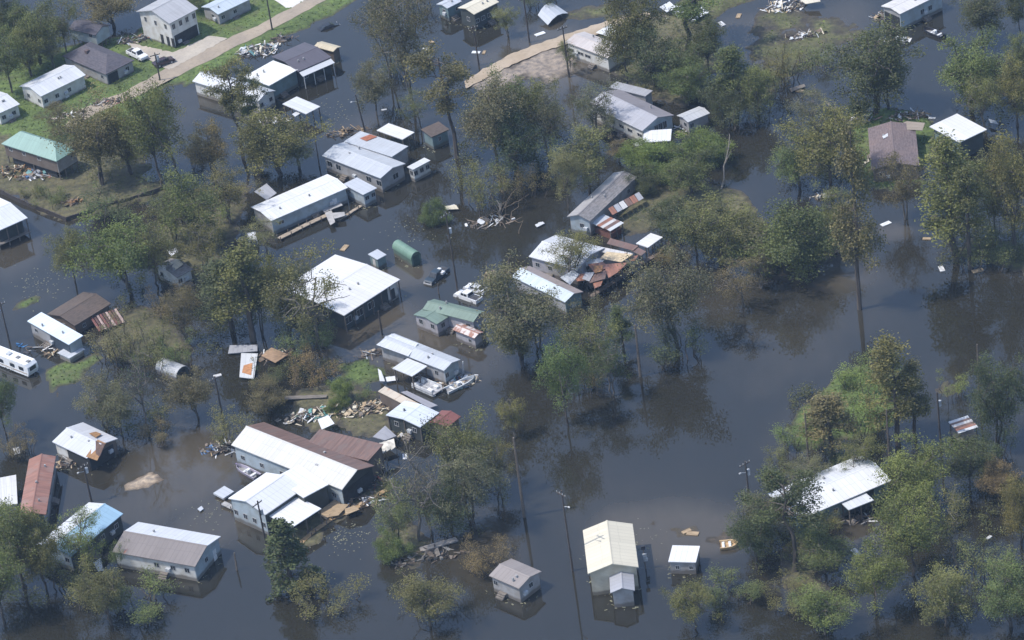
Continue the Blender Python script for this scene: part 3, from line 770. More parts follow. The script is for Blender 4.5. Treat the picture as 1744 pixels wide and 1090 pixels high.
# ------------------------------------------------------------------ trees
def orth(d):
    a = np.cross(d, (0.3, 0.2, 0.93) if abs(d[2]) < .9 else (1, 0, 0)); a /= np.linalg.norm(a); return a, np.cross(d, a)
def clusters(r, tips, per, rad, size, flat=.7, droop=0.0):
    """leaf quads strewn in clumps round the twig ends"""
    P = []; T = []
    for (p, s) in tips:
        n = int(per * s * s); d = r.normal(size=(n, 3)); d /= np.linalg.norm(d, axis=1)[:, None] + 1e-9
        q = np.array(p) + d * (r.random((n, 1)) ** .62 * r.choice([1, 1, 1, 1.35], (n, 1))) * rad * s * np.array([1, 1, flat]); q[:, 2] -= droop * np.abs(r.normal(size=n))
        P.append(q); T.append(np.full(n, r.random()))
    P = np.concatenate(P); T = np.concatenate(T); n = len(P)
    a = r.normal(size=(n, 3)); a[:, 2] *= .6; a /= np.linalg.norm(a, axis=1)[:, None]
    b = np.cross(a, r.normal(size=(n, 3))); b /= np.linalg.norm(b, axis=1)[:, None] + 1e-9
    s = size * r.uniform(.6, 1.35, (n, 1)); a = a * s; b = b * s * .62
    V = np.stack([P - a, P - b * .9, P + a, P + b * .9], 1).reshape(-1, 3)
    tone = np.stack([np.clip(T * .78 + r.random(n) * .34 - .06, 0, 1), r.random(n) * .6 + .45 * r.random(n), np.zeros(n), np.ones(n)], 1)
    return V, np.repeat(tone, 4, 0)
def crown_mesh(name, V, tone):
    me = bpy.data.meshes.new(name); n = len(V) // 4
    me.vertices.add(len(V)); me.vertices.foreach_set('co', V.astype(np.float32).ravel())
    me.loops.add(len(V)); me.loops.foreach_set('vertex_index', np.arange(len(V), dtype=np.int32))
    me.polygons.add(n); me.polygons.foreach_set('loop_start', (np.arange(n) * 4).astype(np.int32))
    a = me.attributes.new('tone', 'FLOAT_COLOR', 'POINT'); a.data.foreach_set('color', tone.astype(np.float32).ravel())
    me.materials.append(LEAF); me.update(calc_edges=True)
    return me
def limb(m, r, p0, p1, r0, r1, wob=.12, n=4, sides=5):
    p0, p1 = np.array(p0, float), np.array(p1, float); L = np.linalg.norm(p1 - p0); pts = []
    for i in range(n + 1):
        f = i / n; pts.append(p0 * (1 - f) + p1 * f + (r.normal(size=3) * wob * L * math.sin(math.pi * f) * .5 if 0 < i < n else 0))
    m.tube(pts, [r0 + (r1 - r0) * i / n for i in range(n + 1)], sides, False)
    return pts
def grow(kind, seed):
    """one tree 10 m tall: trunk mesh, crown mesh and the crown's natural width"""
    r = np.random.default_rng(seed); m = MB(); tips = []; H = 10.0
    if kind in ('broadleaf', 'open', 'bare'):
        nt = 1 if r.random() < .55 else 2
        for k in range(nt):
            off = r.normal(size=2) * .25 * (nt > 1); zf = r.uniform(2.2, 3.4); lean = r.normal(size=2) * .5
            fork = np.array([off[0] + lean[0], off[1] + lean[1], zf])
            limb(m, r, (off[0] * .25, off[1] * .25, -1), fork, .17, .13, .05)
            nl = r.integers(4, 7) if nt == 1 else r.integers(3, 5); a0 = r.uniform(0, 6.28)
            for i in range(nl):
                a = a0 + 6.28 * i / nl + r.normal() * .35; up = r.uniform(.35, 1.0)
                end = fork + np.array([math.cos(a) * 3.0 * (1.15 - up * .75), math.sin(a) * 3.0 * (1.15 - up * .75), (H - 1.0 - zf) * (up * .85 + .1)])
                pts = limb(m, r, fork, end, .09, .035, .22)
                for j in range(r.integers(9, 14) if kind != 'bare' else 6):
                    s = pts[r.integers(1, 5)]; b = r.uniform(0, 6.28); L = r.uniform(.6, 2.3)
                    e = s + np.array([math.cos(b) * L, math.sin(b) * L, r.uniform(-.7, 1.4)])
                    e[2] = min(e[2], H - .5)
                    limb(m, r, s, e, .05, .018, .2, 3, 4); tips.append((e, r.uniform(.5, 1.1)))
                    if kind == 'bare':
                        for _ in range(6):
                            e2 = s + (e - s) * r.uniform(.3, 1) ; d = r.normal(size=3) * .55; d[2] = abs(d[2]); limb(m, r, e2, e2 + d, .02, .008, .1, 1, 3)
                tips.append((end, 1.1))
        if kind == 'bare': V, T = clusters(r, tips, 30, .75, .075)
        elif kind == 'open': tips = [t for t in tips if r.random() < .7]; V, T = clusters(r, tips, 205, 1.0, .080, .9)
        else: V, T = clusters(r, tips, 270, 1.1, .088, .9)
    elif kind == 'pine':
        pts = limb(m, r, (0, 0, -1), (r.normal() * .3, r.normal() * .3, H - .4), .2, .06, .03, 6, 6)
        for i in range(r.integers(20, 27)):
            z = H * (1 - .52 * r.random() ** .9); f = min(.99, (z + 1) / (H + .6)); s = pts[int(f * 6)] + (pts[min(6, int(f * 6) + 1)] - pts[int(f * 6)]) * ((f * 6) % 1)
            a = r.uniform(0, 6.28); L = (.55 + 1.9 * math.sin(math.pi * min(1, (H - z + .6) / (H * .56)))) * r.uniform(.55, 1.1)
            e = s + np.array([math.cos(a) * L, math.sin(a) * L, r.uniform(-.1, .6)]); limb(m, r, s, e, .05, .02, .12, 3, 4)
            tips.append((e, r.uniform(.7, 1.05))); tips.append((s + (e - s) * .6 + r.normal(size=3) * .2, r.uniform(.5, .8)))
        V, T = clusters(r, tips, 300, .82, .084, .8)
    elif kind == 'cypress':
        pts = limb(m, r, (0, 0, -1), (r.normal() * .2, r.normal() * .2, H - .1), .2, .04, .02, 6, 6)
        for i in range(r.integers(38, 50)):
            z = H * (.30 + .69 * r.random()); f = min(.99, (z + 1) / (H + .9)); s = pts[int(f * 6)] + (pts[min(6, int(f * 6) + 1)] - pts[int(f * 6)]) * ((f * 6) % 1)
            a = r.uniform(0, 6.28); L = (.35 + 1.25 * ((H - z) / (H * .7)) ** .6) * r.uniform(.5, 1.1)
            e = s + np.array([math.cos(a) * L, math.sin(a) * L, r.uniform(-.1, .35)]); limb(m, r, s, e, .035, .014, .1, 2, 4)
            tips.append((e, r.uniform(.6, 1.0))); tips.append((s + (e - s) * .5, r.uniform(.45, .7)))
        V, T = clusters(r, tips, 180, .72, .082, .85, .2)
    elif kind == 'conifer':
        pts = limb(m, r, (0, 0, -1), (0, 0, H - .2), .22, .03, .01, 6, 6)
        for i in range(95):
            z = H * (.06 + .93 * r.random()); a = r.uniform(0, 6.28); L = 2.3 * (1 - z / H) ** .8 * r.uniform(.55, 1.05) + .1
            e = np.array([math.cos(a) * L, math.sin(a) * L, z - .2 * L]); limb(m, r, (0, 0, z), e, .035, .012, .05, 2, 3)
            tips.append((e, r.uniform(.6, .9))); tips.append((e * np.array([.6, .6, 1]), .7))
        V, T = clusters(r, tips, 80, .55, .13, .8, .1)
    elif kind == 'bush':
        for i in range(r.integers(7, 11)):
            a = r.uniform(0, 6.28); q = r.random() ** .5; e = np.array([math.cos(a) * 4.4 * q, math.sin(a) * 4.4 * q, (3.0 + 6.0 * (1 - q * q)) * r.uniform(.75, 1.05)])
            pts = limb(m, r, (math.cos(a) * .5 * q, math.sin(a) * .5 * q, -1), e, .12, .04, .15)
            tips.append((e, 1.15))
            for j in range(5):
                s = pts[r.integers(1, 5)]; d = r.normal(size=3) * 1.5; d[2] = abs(d[2]) * .6
                limb(m, r, s, s + d, .04, .015, .1, 2, 3); tips.append((s + d, r.uniform(.7, 1.1)))
        V, T = clusters(r, tips, 520, 1.6, .125, .85)
    elif kind == 'scrub':
        for i in range(r.integers(12, 18)):
            a = r.uniform(0, 6.28); q = r.random() ** .5; e = np.array([math.cos(a) * 4 * q, math.sin(a) * 4 * q, r.uniform(3.5, 9.3)])
            limb(m, r, (math.cos(a) * 3 * q, math.sin(a) * 3 * q, -1), e, .09, .03, .15, 3, 4); tips.append((e * np.array([1, 1, .9]), r.uniform(.5, 1)))
            tips.append((e * np.array([.9, .9, .55]), r.uniform(.4, .9)))
        V, T = clusters(r, tips, 320, 1.45, .10, 1.0)
    V[:, 2] = np.maximum(V[:, 2], .05)
    lo, hi = np.percentile(V[:, :2], 4, 0), np.percentile(V[:, :2], 96, 0)
    return m.mesh('trunk', BARK), crown_mesh('crown', V, T), float(np.mean(hi - lo)), float(np.percentile(V[:, 2], 99.3))
FOREST = {k: [grow(k, 100 * i + 7 * j + 3) for j in range(5)] for i, k in enumerate(('broadleaf', 'open', 'bare', 'pine', 'cypress', 'conifer', 'bush', 'scrub'))}
TINT = dict(olive=(.126, .130, .058), green=(.106, .134, .056), bright=(.130, .166, .056), dark=(.074, .092, .048), brown=(.138, .122, .070), rust=(.160, .126, .070),
            yellow=(.164, .158, .066), grey=(.126, .127, .086), pale=(.156, .164, .088), lime=(.146, .184, .064))
TG = 'trees standing in the flooded neighbourhood'
_used = {}
def tree(kind, tint, t, bx, by, ty, w, label, bark=None, cat=None, tall=None):
    b = at(t, bx, by); b[2] = 0
    h = tall or height_of(b, uv(t, 0, ty)[1]); wm = .87 * w / KT / (FOC / dist((b[0], b[1], h * .6)))
    i = _used.get(kind, rnd.randrange(5)); _used[kind] = i + 1
    tm, cm, cw, ch = FOREST[kind][i % 5]
    low = kind in ('bush', 'scrub')
    nm = {'pine': 'pine_tree', 'cypress': 'cypress_tree', 'bare': 'bare_tree', 'conifer': 'conifer_tree', 'bush': 'bush', 'scrub': 'bush'}.get(kind, 'broadleaf_tree')
    o = root(nm, label, cat or ('bush' if low else 'tree'), b, rnd.uniform(0, 6.28), TG if not low else 'bushes growing out of the flood')
    s = wm / cw; o.scale = (s * rnd.uniform(.93, 1.07), s * rnd.uniform(.93, 1.07), h / ch)
    jit = rnd.uniform(.88, 1.12); c = [min(1, x * jit * rnd.uniform(.94, 1.06)) for x in TINT[tint]]
    k = link('trunk', tm, o); k.color = (*(bark or ((.13, .115, .095) if kind in ('bare', 'open') else (.085, .07, .058))), 1)
    k = link('crown', cm, o); k.color = (*c, 1)
    return o

# ------------------------------------------------------------------ vehicles and boats
TYRE = plain('tyre_rubber', (.02, .02, .02)); CHROME = plain('dull_chrome', (.45, .45, .46), .3)
def paint(n, c): return plain(n + '_paint', c, .25, .08)
def extrude(m, prof, w0, w1, T, zb=None):
    """side profile [(x, z)] across the width, upper points pinched in (tumblehome)"""
    zmx = max(z for _, z in prof); zmn = min(z for _, z in prof)
    wd = lambda z: w0 + (w1 - w0) * max(0, (z - zmn) / (zmx - zmn))
    L = [T(x, -wd(z) / 2, z) for x, z in prof]; R = [T(x, wd(z) / 2, z) for x, z in prof]
    m.face(L); m.face(R[::-1])
    for i in range(len(prof)):
        j = (i + 1) % len(prof); m.face([L[j], L[i], R[i], R[j]])
def vehicle(label, kind, t, p, q, colr, name, cat, sink=.35, group=None):
    """p = rear, q = front on the sheet; the flood stands at the wheels"""
    a, b = at(t, *p), at(t, *q); c = (a + b) / 2; ang = math.atan2(b[1] - a[1], b[0] - a[0])
    z = max(0, land_z(c[0], c[1])); z = z + .14 if z > .1 else -sink
    o = root(name, label, cat, (c[0], c[1], z), ang, group)
    ca, sa = math.cos(ang), math.sin(ang)
    T = lambda x, y, h: (c[0] + x * ca - y * sa, c[1] + x * sa + y * ca, z + h)
    P = paint(colr[0], colr[1])
    if kind == 'pickup':
        L = 5.6; m = MB()
        extrude(m, [(-2.8, .45), (-2.8, 1.12), (-.75, 1.12), (-.75, 1.15), (1.2, 1.15), (2.55, 1.05), (2.8, .9), (2.8, .42)], 1.95, 1.85, T); m.build('body', P, o)
        m = MB(); extrude(m, [(-.8, 1.15), (-.62, 1.82), (.75, 1.84), (1.45, 1.15)], 1.78, 1.45, T); k = m.build('cab', P, o)
        m = MB(); m.box(-2.68, -.85, -.76, .76, 1.02, 1.128, T); m.build('bed_liner', plain('bed_liner', (.05, .05, .055)), o)
        g = [('windshield', [(.86, 1.80), (1.44, 1.2)]), ('rear_window', [(-.66, 1.76), (-.79, 1.25)])]
    elif kind == 'car':
        m = MB(); extrude(m, [(-2.3, .4), (-2.35, .85), (-2.1, 1.0), (-1.3, 1.02), (1.0, 1.0), (2.1, .85), (2.3, .65), (2.3, .38)], 1.8, 1.72, T); m.build('body', P, o)
        m = MB(); extrude(m, [(-1.75, 1.0), (-1.0, 1.42), (.35, 1.45), (1.15, .98)], 1.66, 1.28, T); m.build('cab', P, o)
        g = [('windshield', [(.42, 1.42), (1.12, 1.03)]), ('rear_window', [(-1.06, 1.41), (-1.7, 1.05)])]
    else:  # van
        m = MB(); extrude(m, [(-2.5, .45), (-2.55, 1.1), (-2.35, 1.15), (1.4, 1.15), (2.3, 1.0), (2.5, .8), (2.5, .42)], 1.95, 1.9, T); m.build('body', P, o)
        m = MB(); extrude(m, [(-2.45, 1.15), (-2.25, 1.95), (.7, 2.0), (1.5, 1.15)], 1.88, 1.6, T); m.build('cab', paint('white', (.65, .66, .67)), o)
        g = [('windshield', [(.82, 1.94), (1.48, 1.22)]), ('rear_window', [(-2.3, 1.88), (-2.43, 1.25)])]
    for nm, ((x0, z0), (x1, z1)) in g:
        d = .035 * (1 if x0 > 0 else -1)
        m = MB(); m.slab([T(x0 + d, -.6, z0 + .02), T(x1 + d, -.72, z1 + .02), T(x1 + d, .72, z1 + .02), T(x0 + d, .6, z0 + .02)], .02); m.build(nm, GLASS, o)
    roofz = {'pickup': 1.62, 'car': 1.3, 'van': 1.7}[kind]
    xs_ = {'pickup': [(-.5, .25), (.32, .95)], 'car': [(-1.15, -.25), (-.15, .7)], 'van': [(-2.1, -1.1), (-1.0, -.05), (.05, .9)]}[kind]
    for sg in (-1, 1):
        for x0, x1 in xs_:
            m = MB(); y0, y1 = (.885, .80) if kind != 'car' else (.82, .72)
            m.slab([T(x0, sg * (y0 + .02), roofz - .32), T(x1, sg * (y0 + .02), roofz - .32), T(x1 - .08, sg * (y1 + .02), roofz + .08), T(x0 + .05, sg * (y1 + .02), roofz + .08)], 0, None, np.array(T(0, -sg * .03, 0)) - np.array(T(0, 0, 0))); m.build('side_window', GLASS, o)
        for x in ((1.75, -1.75) if kind == 'pickup' else (1.4, -1.4)):
            m = MB(); m.tube([T(x, sg * .72, .36), T(x, sg * .97, .36)], [.37, .37], 12); w_ = m.build('wheel', TYRE, o)
            m = MB(); m.tube([T(x, sg * .955, .36), T(x, sg * .985, .36)], [.2, .2], 8); m.build('rim', CHROME, w_)
        fx = {'pickup': 2.8, 'car': 2.3, 'van': 2.5}[kind]
        m = MB(); m.box(fx - .05, fx + .02, sg * .75 - .17, sg * .75 + .17, .66, .82, T); m.build('headlight', CHROME, o)
    m = MB(); m.box(fx - .02, fx + .12, -.95, .95, .4, .6, T); m.build('bumper', CHROME, o)
    return o
def boat(label, t, p, q, colr, name='boat', cat='boat', w=2.0, motor=True, console=True, inner=None):
    a, b = at(t, *p), at(t, *q); c = (a + b) / 2; ang = math.atan2(b[1] - a[1], b[0] - a[0]); L = max(3.0, np.linalg.norm(b - a))
    z = max(0, land_z(c[0], c[1]))
    o = root(name, label, cat, (c[0], c[1], z), ang); ca, sa = math.cos(ang), math.sin(ang)
    T = lambda x, y, h: np.array((c[0] + x * ca - y * sa, c[1] + x * sa + y * ca, z + h))
    st = [(-.5, 1, .62), (-.2, 1, .62), (.15, .95, .66), (.36, .66, .74), (.5, .06, .86)]
    m = MB(); 
    for (f0, w0, h0), (f1, w1, h1) in zip(st[:-1], st[1:]):
        for sg in (-1, 1):
            A = [T(f0 * L, sg * w * .36 * w0, -.2), T(f1 * L, sg * w * .36 * w1, -.2), T(f1 * L, sg * w / 2 * w1, h1), T(f0 * L, sg * w / 2 * w0, h0)]
            m.face(A if sg > 0 else A[::-1])
            G = [T(f0 * L, sg * w / 2 * w0, h0), T(f1 * L, sg * w / 2 * w1, h1), T(f1 * L, sg * (w / 2 * w1 * .82), h1 - .01), T(f0 * L, sg * (w / 2 * w0 * .82), h0 - .01)]
            m.face(G if sg > 0 else G[::-1])
            I = [T(f0 * L, sg * w * .41 * w0, h0), T(f1 * L, sg * w * .41 * w1, h1), T(f1 * L, sg * w * .36 * w1, .2), T(f0 * L, sg * w * .36 * w0, .2)]
            m.face(I if sg > 0 else I[::-1])
    m.face([T(-.5 * L, -w * .36, -.2), T(-.5 * L, w * .36, -.2), T(-.5 * L, w / 2, .62), T(-.5 * L, -w / 2, .62)])
    m.build('hull', paint(*colr), o)
    m = MB(); m.slab([T(-.49 * L, -w * .38, .22), T(.2 * L, -w * .38, .22), T(.46 * L, 0, .24), T(.2 * L, w * .38, .22), T(-.49 * L, w * .38, .22)], .04); m.build('deck', inner or plain('boat_floor', (.22, .22, .22)), o)
    for f in (-.3, .05):
        m = MB(); m.box(f * L - .2, f * L + .2, -w * .34, w * .34, .24, .52, lambda x, y, h: T(x, y, h)); m.build('seat', TRIM, o)
    if console: m = MB(); m.box(-.12 * L, -.12 * L + .6, -.35, .35, .24, 1.0, T); m.build('console', TRIM, o)
    if motor:
        m = MB(); m.box(-.5 * L - .45, -.5 * L - .03, -.2, .2, .3, .95, T); m.build('outboard_motor', plain('motor_black', (.02, .02, .02), .3), o)
    return o
def pontoon(label, t, p, q, w=2.5):
    a, b = at(t, *p), at(t, *q); c = (a + b) / 2; ang = math.atan2(b[1] - a[1], b[0] - a[0]); L = np.linalg.norm(b - a)
    o = root('pontoon_boat', label, 'boat', (c[0], c[1], 0), ang); ca, sa = math.cos(ang), math.sin(ang)
    T = lambda x, y, h: np.array((c[0] + x * ca - y * sa, c[1] + x * sa + y * ca, h))
    for sg in (-1, 1):
        m = MB(); m.tube([T(-L / 2, sg * w * .36, .1), T(L * .4, sg * w * .36, .1), T(L / 2, sg * w * .36, .3)], [.3, .3, .05], 8); m.build('pontoon', GALV, o)
        m = MB(); m.box(-L * .46, L * .42, sg * w / 2 - .04, sg * w / 2 + .04, .55, 1.15, T); m.build('railing', TRIM, o)
    m = MB(); m.box(-L / 2, L * .47, -w / 2, w / 2, .42, .54, T); m.build('deck', plain('grey_carpet', (.3, .3, .31)), o)
    m = MB(); m.box(-L * .47, L * .43, -.04, .04, .56, .62, T); m.build('floor_seam', TRIM, o)
    for x, y in ((-.35, .6), (-.35, -.6), (.25, .6), (.25, -.6)):
        m = MB(); m.box(x * L - .55, x * L + .55, y * 1.2 - .32, y * 1.2 + .32, .54, .95, T); m.build('bench', plain('vinyl_white', (.66, .66, .64)), o)
    return o

# ================================================================== THE NEIGHBOURHOOD
# ---- north bank along the road
house('cottage', 'white gabled cottage on the road bank, beside the dark slate house', 'house', '11', (232, 550), (490, 427), (110, 490), 3.6, 'gable', 1.0, 'ab', WHITE, WHITE, W_WHITE, wins=(4, 2), doors=[('ab', .55)])
house('cottage', 'white house cut by the frame, left of the gabled cottage on the bank', 'house', '11', (-10, 648), (108, 590), (-130, 560), 3.4, 'gable', .8, 'ab', WHITE, WHITE, W_WHITE, wins=(2, 2))
rt, fr = house('ranch_house', 'dark slate hipped house with an open garage, beside the pale driveway', 'house', '11', (602, 425), (335, 328), (772, 345), 3.2, 'hip', 1.9, 'ab', SLATE, SLATE, W_GREY, W_GREY, wins=(4, 0))
opening(rt, fr, 'ac', .08, .42, .5, 2.7); window(rt, fr, 'ac', .75); vent(rt, fr, .35, .62, 4.6, .4, 'chimney', plain('brick_chimney', (.10, .07, .065)))
rt, fr = house('raised_house', 'small house with a purple grey roof on stilts, behind the dark slate house', 'house', '11', (545, 200), (412, 150), (612, 140), 4.3, 'gable', .9, 'ab', SLATE, SLATE, W_BLUE, wins=(2, 1), lift=1.8)
rt, fr = house('two_storey_house', 'tall two storey grey house with a dark ground floor garage and paved drive', 'house', '11', (965, 135), (1140, 52), (758, 75), 6.6, 'gable', 1.7, 'ab', roofm('light_grey_roof', (.40, .40, .41)), None, W_WHITE, W_WHITE, wins=(0, 0), inset=.5)
for f in (.16, .4, .62, .86): window(rt, fr, 'ab', f, 5.2, .9, 1.3, .5)
for f in (.2, .5, .8): window(rt, fr, 'ac', f, 5.1, .8, 1.2, .5)
opening(rt, fr, 'ab', .12, .9, .5, 3.1, .5, name='garage_opening')
for f in (.06, .2, .38): door(rt, fr, 'ac', f, 1.6, .9, 2.2, .5, DARKW)
rt, fr = house('bungalow', 'low grey house with a pale blue metal roof, beyond the two storey house', 'house', '11', (1242, 82), (1440, -5), (1140, 42), 3.2, 'gable', .7, 'ab', roofm('blue_grey_roof', (.46, .52, .57)), None, W_GREY, wins=(3, 1))
rt, fr = house('long_house', 'long white house with a broad pale roof, beneath the tall pine by the road', 'house', '21', (14, 578), (-399, 486), (122, 520), 3.3, 'gable', .9, 'ab', WHITE, PALE, W_WHITE, wins=(5, 2))
rt, fr = house('porch_house', 'house with a flat white banded roof and teal wall, joined behind the long white house', 'house', '21', (75, 488), (232, 392), (-60, 432), 3.9, 'flat', .3, 'ab', roofm('banded_roof', (.72, .72, .69), seam=1.5), None, W_TEAL, wins=(3, 0))
rt, fr = house('dark_roofed_house', 'house with a dark purple roof and a white awning along its front', 'house', '21', (240, 408), (425, 322), (98, 318), 3.8, 'gable', .6, 'ab', roofm('dark_metal_roof', (.095, .085, .10), grime=.5), None, W_DARK, wins=(2, 1))
m = MB(); m.slab([fr.p(.2, -1.3, 3.0), fr.p(fr.Lx - .2, -1.3, 3.0), fr.p(fr.Lx - .2, .0, 3.55), fr.p(.2, .0, 3.55)] if fr.face('ab') == 'y0' else [fr.p(-1.3, .2, 3.0), fr.p(0, .2, 3.55), fr.p(0, fr.Ly - .2, 3.55), fr.p(-1.3, fr.Ly - .2, 3.0)], .08)
m.build('awning', WHITE, rt)
for k in range(4):
    x = .5 + k * ((fr.Lx if fr.face('ab') == 'y0' else fr.Ly) - 1) / 3
    m = MB(); m.box(-.06, .06, -.06, .06, -.6, 2.95, lambda a, b, c: (fr.p(x + a, -1.15 + b, c) if fr.face('ab') == 'y0' else fr.p(-1.15 + b, x + a, c))); m.build('post', TRIM, rt)
house('shed', 'small shed with a tan roof, at the end of the dark roofed house', 'shed', '21', (440, 294), (482, 264), (335, 260), 3.0, 'gable', .3, 'ac', TAN, TAN, W_BROWN, wins=(0, 1))
rt, fr = house('carport', 'white flat carport standing alone on the flood, left of the twisted tall trees', 'carport', '21', (285, 650), (370, 608), (143, 596), 2.9, 'flat', 0, 'ab', WHITE, open_=True)
sheet(rt, '21', [(205, 650), (245, 628), (262, 640), (222, 665)], 2.2, WHITE, 'lean_to_roof')

# ---- the two long trailers in the middle distance
rt, fr = house('trailer_house', 'long pale trailer with a dark ridge line and lattice panels, rust at its back corner', 'house', '21', (710, 1016), (375, 886), (852, 932), 3.5, 'gable', .7, 'ab', PALE, PALE, W_GREY, wins=(6, 1), ws=(1.5, 1.3))
f2 = wing(rt, '21', (775, 893), (470, 828), (880, 838), 3.9, 'flat', 0, 'ab', PALE, w=W_GREY)
sheet(rt, '21', [(592, 787), (650, 765), (690, 778), (630, 803)], 4.05, plain('rust_red_patch', (.30, .105, .055)), 'rusted_patch')
f3 = wing(rt, '21', (895, 967), (990, 912), (862, 950), 3.0, 'flat', 0, 'ab', WHITE, w=W_WHITE, name='porch_roof', wins=(3, 1))
opening(rt, f3, 'ab', .03, .97, .4, 1.0, .24, W_WHITE, 'porch_rail')
house('carport', 'white flat roofed carport behind the lattice trailer, beside the teal shed', 'carport', '21', (835, 795), (902, 753), (690, 741), 3.0, 'flat', 0, 'ab', BRWHITE, open_=True)
house('shed', 'pale teal shed with a brown roof, at the foot of the tall pine', 'shed', '21', (1000, 782), (1110, 742), (930, 752), 3.1, 'shed', .4, 'ab', BROWNSH, None, W_TEAL, wins=(3, 2), ws=(.7, 1.1))
rt, fr = house('long_house', 'long house with a bright white roof and blue grey wall behind a crooked ramp', 'house', '22', (85, 177), (480, -37), (0, 86), 3.3, 'gable', .5, 'ab', BRWHITE, BRWHITE, W_BLUE, W_GREY, wins=(3, 0), ws=(1.3, .8), doors=[('ab', .82)])
sheet(rt, '21', [(-10, 1092), (60, 1045), (118, 1100), (60, 1140)], 3.25, GREYM, 'side_roof')
house('porch_annex', 'blue grey porch room with a pale flat roof, ending the bright white long house', 'annex', '22', (610, 28), (692, -10), (490, -30), 3.1, 'flat', 0, 'ab', PALE, None, W_BLUE, wins=(2, 2))
pier('crooked timber ramp along the front of the bright white long house', '22', [(130, 275), (300, 190), (430, 130)], 1.1, .5, 'ramp', 'ramp', wood('ramp_timber', (.40, .33, .25)))
o = thing_at('landing', 'broken grey landing platform thrown against the white long house ramp', 'platform', '22', 440, 140)
for k, q in enumerate([[(372, 108), (480, 70), (495, 92), (390, 128)], [(392, 130), (430, 118), (452, 188), (424, 202)], [(432, 130), (505, 128), (508, 152), (448, 165)]]): sheet(o, '22', q, .75 + .12 * k, wood('silvered_boards', (.42, .41, .40)), 'board_panel', .1, (0, .1, .2, .05))
pier('narrow boardwalk edging the flood beyond the broken landing', '22', [(470, 170), (600, 88)], .7, .4, 'boardwalk', 'boardwalk', wood('ramp_timber', (.40, .33, .25)))

# ---- left side
rt, fr = house('raised_house', 'teal roofed house on stilts inside the bulkhead, with wreckage beneath', 'house', '11', (322, 920), (36, 802), (432, 842), 5.2, 'hip', 2.1, 'ab', TEAL, TEAL, W_BROWN, W_GREY, wins=(4, 2), lift=2.4)
opening(rt, fr, 'ab', .1, .9, .5, 2.2, .8)
o = root('bulkhead_wall', 'dark timber bulkhead holding the yard of the teal roofed house', 'retaining wall', at('12', 380, 178), 0)
BW = [(-80, -40), (0, 18), (110, 72), (250, 130), (382, 180), (470, 150), (600, 110), (760, 60), (960, -5)]
for a, b in zip(BW[:-1], BW[1:]):
    A, B = at('12', *a), at('12', *b); n_ = max(2, int(np.linalg.norm(B - A) / 1.6))
    for k in range(n_):
        p, q = A + (B - A) * k / n_, A + (B - A) * (k + .97) / n_; d = (q - p) / np.linalg.norm(q - p); nn = np.array([-d[1], d[0], 0]) * .1
        m = MB(); zt = .95 + rnd.uniform(-.08, .1); m.slab([p - nn + (0, 0, zt), q - nn + (0, 0, zt), q + nn + (0, 0, zt), p + nn + (0, 0, zt)] if (np.cross(q - p, nn)[2] > 0) else [p + nn + (0, 0, zt), q + nn + (0, 0, zt), q - nn + (0, 0, zt), p - nn + (0, 0, zt)], 1.7); m.build('plank', wood('black_bulkhead', (.06, .05, .045)), o)
rt, fr = house('boathouse', 'white roofed boathouse open at the sides, cut by the left edge of the frame', 'boathouse', '12', (-25, 240), (152, 155), (-190, 105), 4.2, 'gable', .9, 'ab', WHITE, BRWHITE, open_=True, np_=(4, 3))
deck(fr, rt, 1.1, DECK)
m = MB(); m.box(.9, fr.Lx - .9, .9, fr.Ly - .9, 1.1, 3.9, fr.p); m.build('shade_block', W_DARK, rt)  # dark solid box stands in for the shade under the open roof
rt, fr = house('low_cabin', 'low cabin with a weathered brown roof, beside the red striped collapsed porch', 'cabin', '12', (425, 775), (650, 655), (250, 718), 2.3, 'gable', .9, 'ab', BROWNSH, BROWNSH, W_BROWN, wins=(2, 1), ws=(.8, .8))
o = thing_at('collapsed_porch', 'collapsed porch roof of red brown strips leaning against the low brown cabin', 'wrecked porch', '12', 610, 740)
for k in range(9):
    x = 515 + k * 17; y = 735 - k * 6
    sheet(o, '12', [(x, y), (x + 12, y - 4), (x + 60, y + 52), (x + 46, y + 60)], 1.5 - .04 * k, [plain('red_brown_strip', (.17, .07, .06)), plain('dark_strip', (.09, .05, .045)), plain('pink_strip', (.38, .28, .25))][k % 3], 'roof_strip', .05, (.3, .3, -.5, -.4))
pile('scatter of pale boards around the collapsed red brown porch', '12', 630, 700, 2.6, 1.2, 12, WHITES, 3)
rt, fr = house('mobile_home', 'blue white mobile home with a shaded porch, behind the parked camper trailer', 'mobile home', '12', (392, 882), (115, 770), (482, 842), 3.4, 'shed', .3, 'ab', roofm('icy_roof', (.60, .68, .76), grime=.15), None, W_GREY, W_BLUE, wins=(3, 1), ws=(1.1, .9))
opening(rt, fr, 'ab', .03, .5, .6, 2.9, .3, plain('navy_porch_shade', (.03, .045, .065)), 'porch_shade')  # flat navy panel, the shade inside the open porch put into colour
f2 = wing(rt, '12', (395, 960), (330, 925), (480, 905), 1.3, 'flat', 0, 'ab', PALE, w=W_WHITE, name='porch_floor')
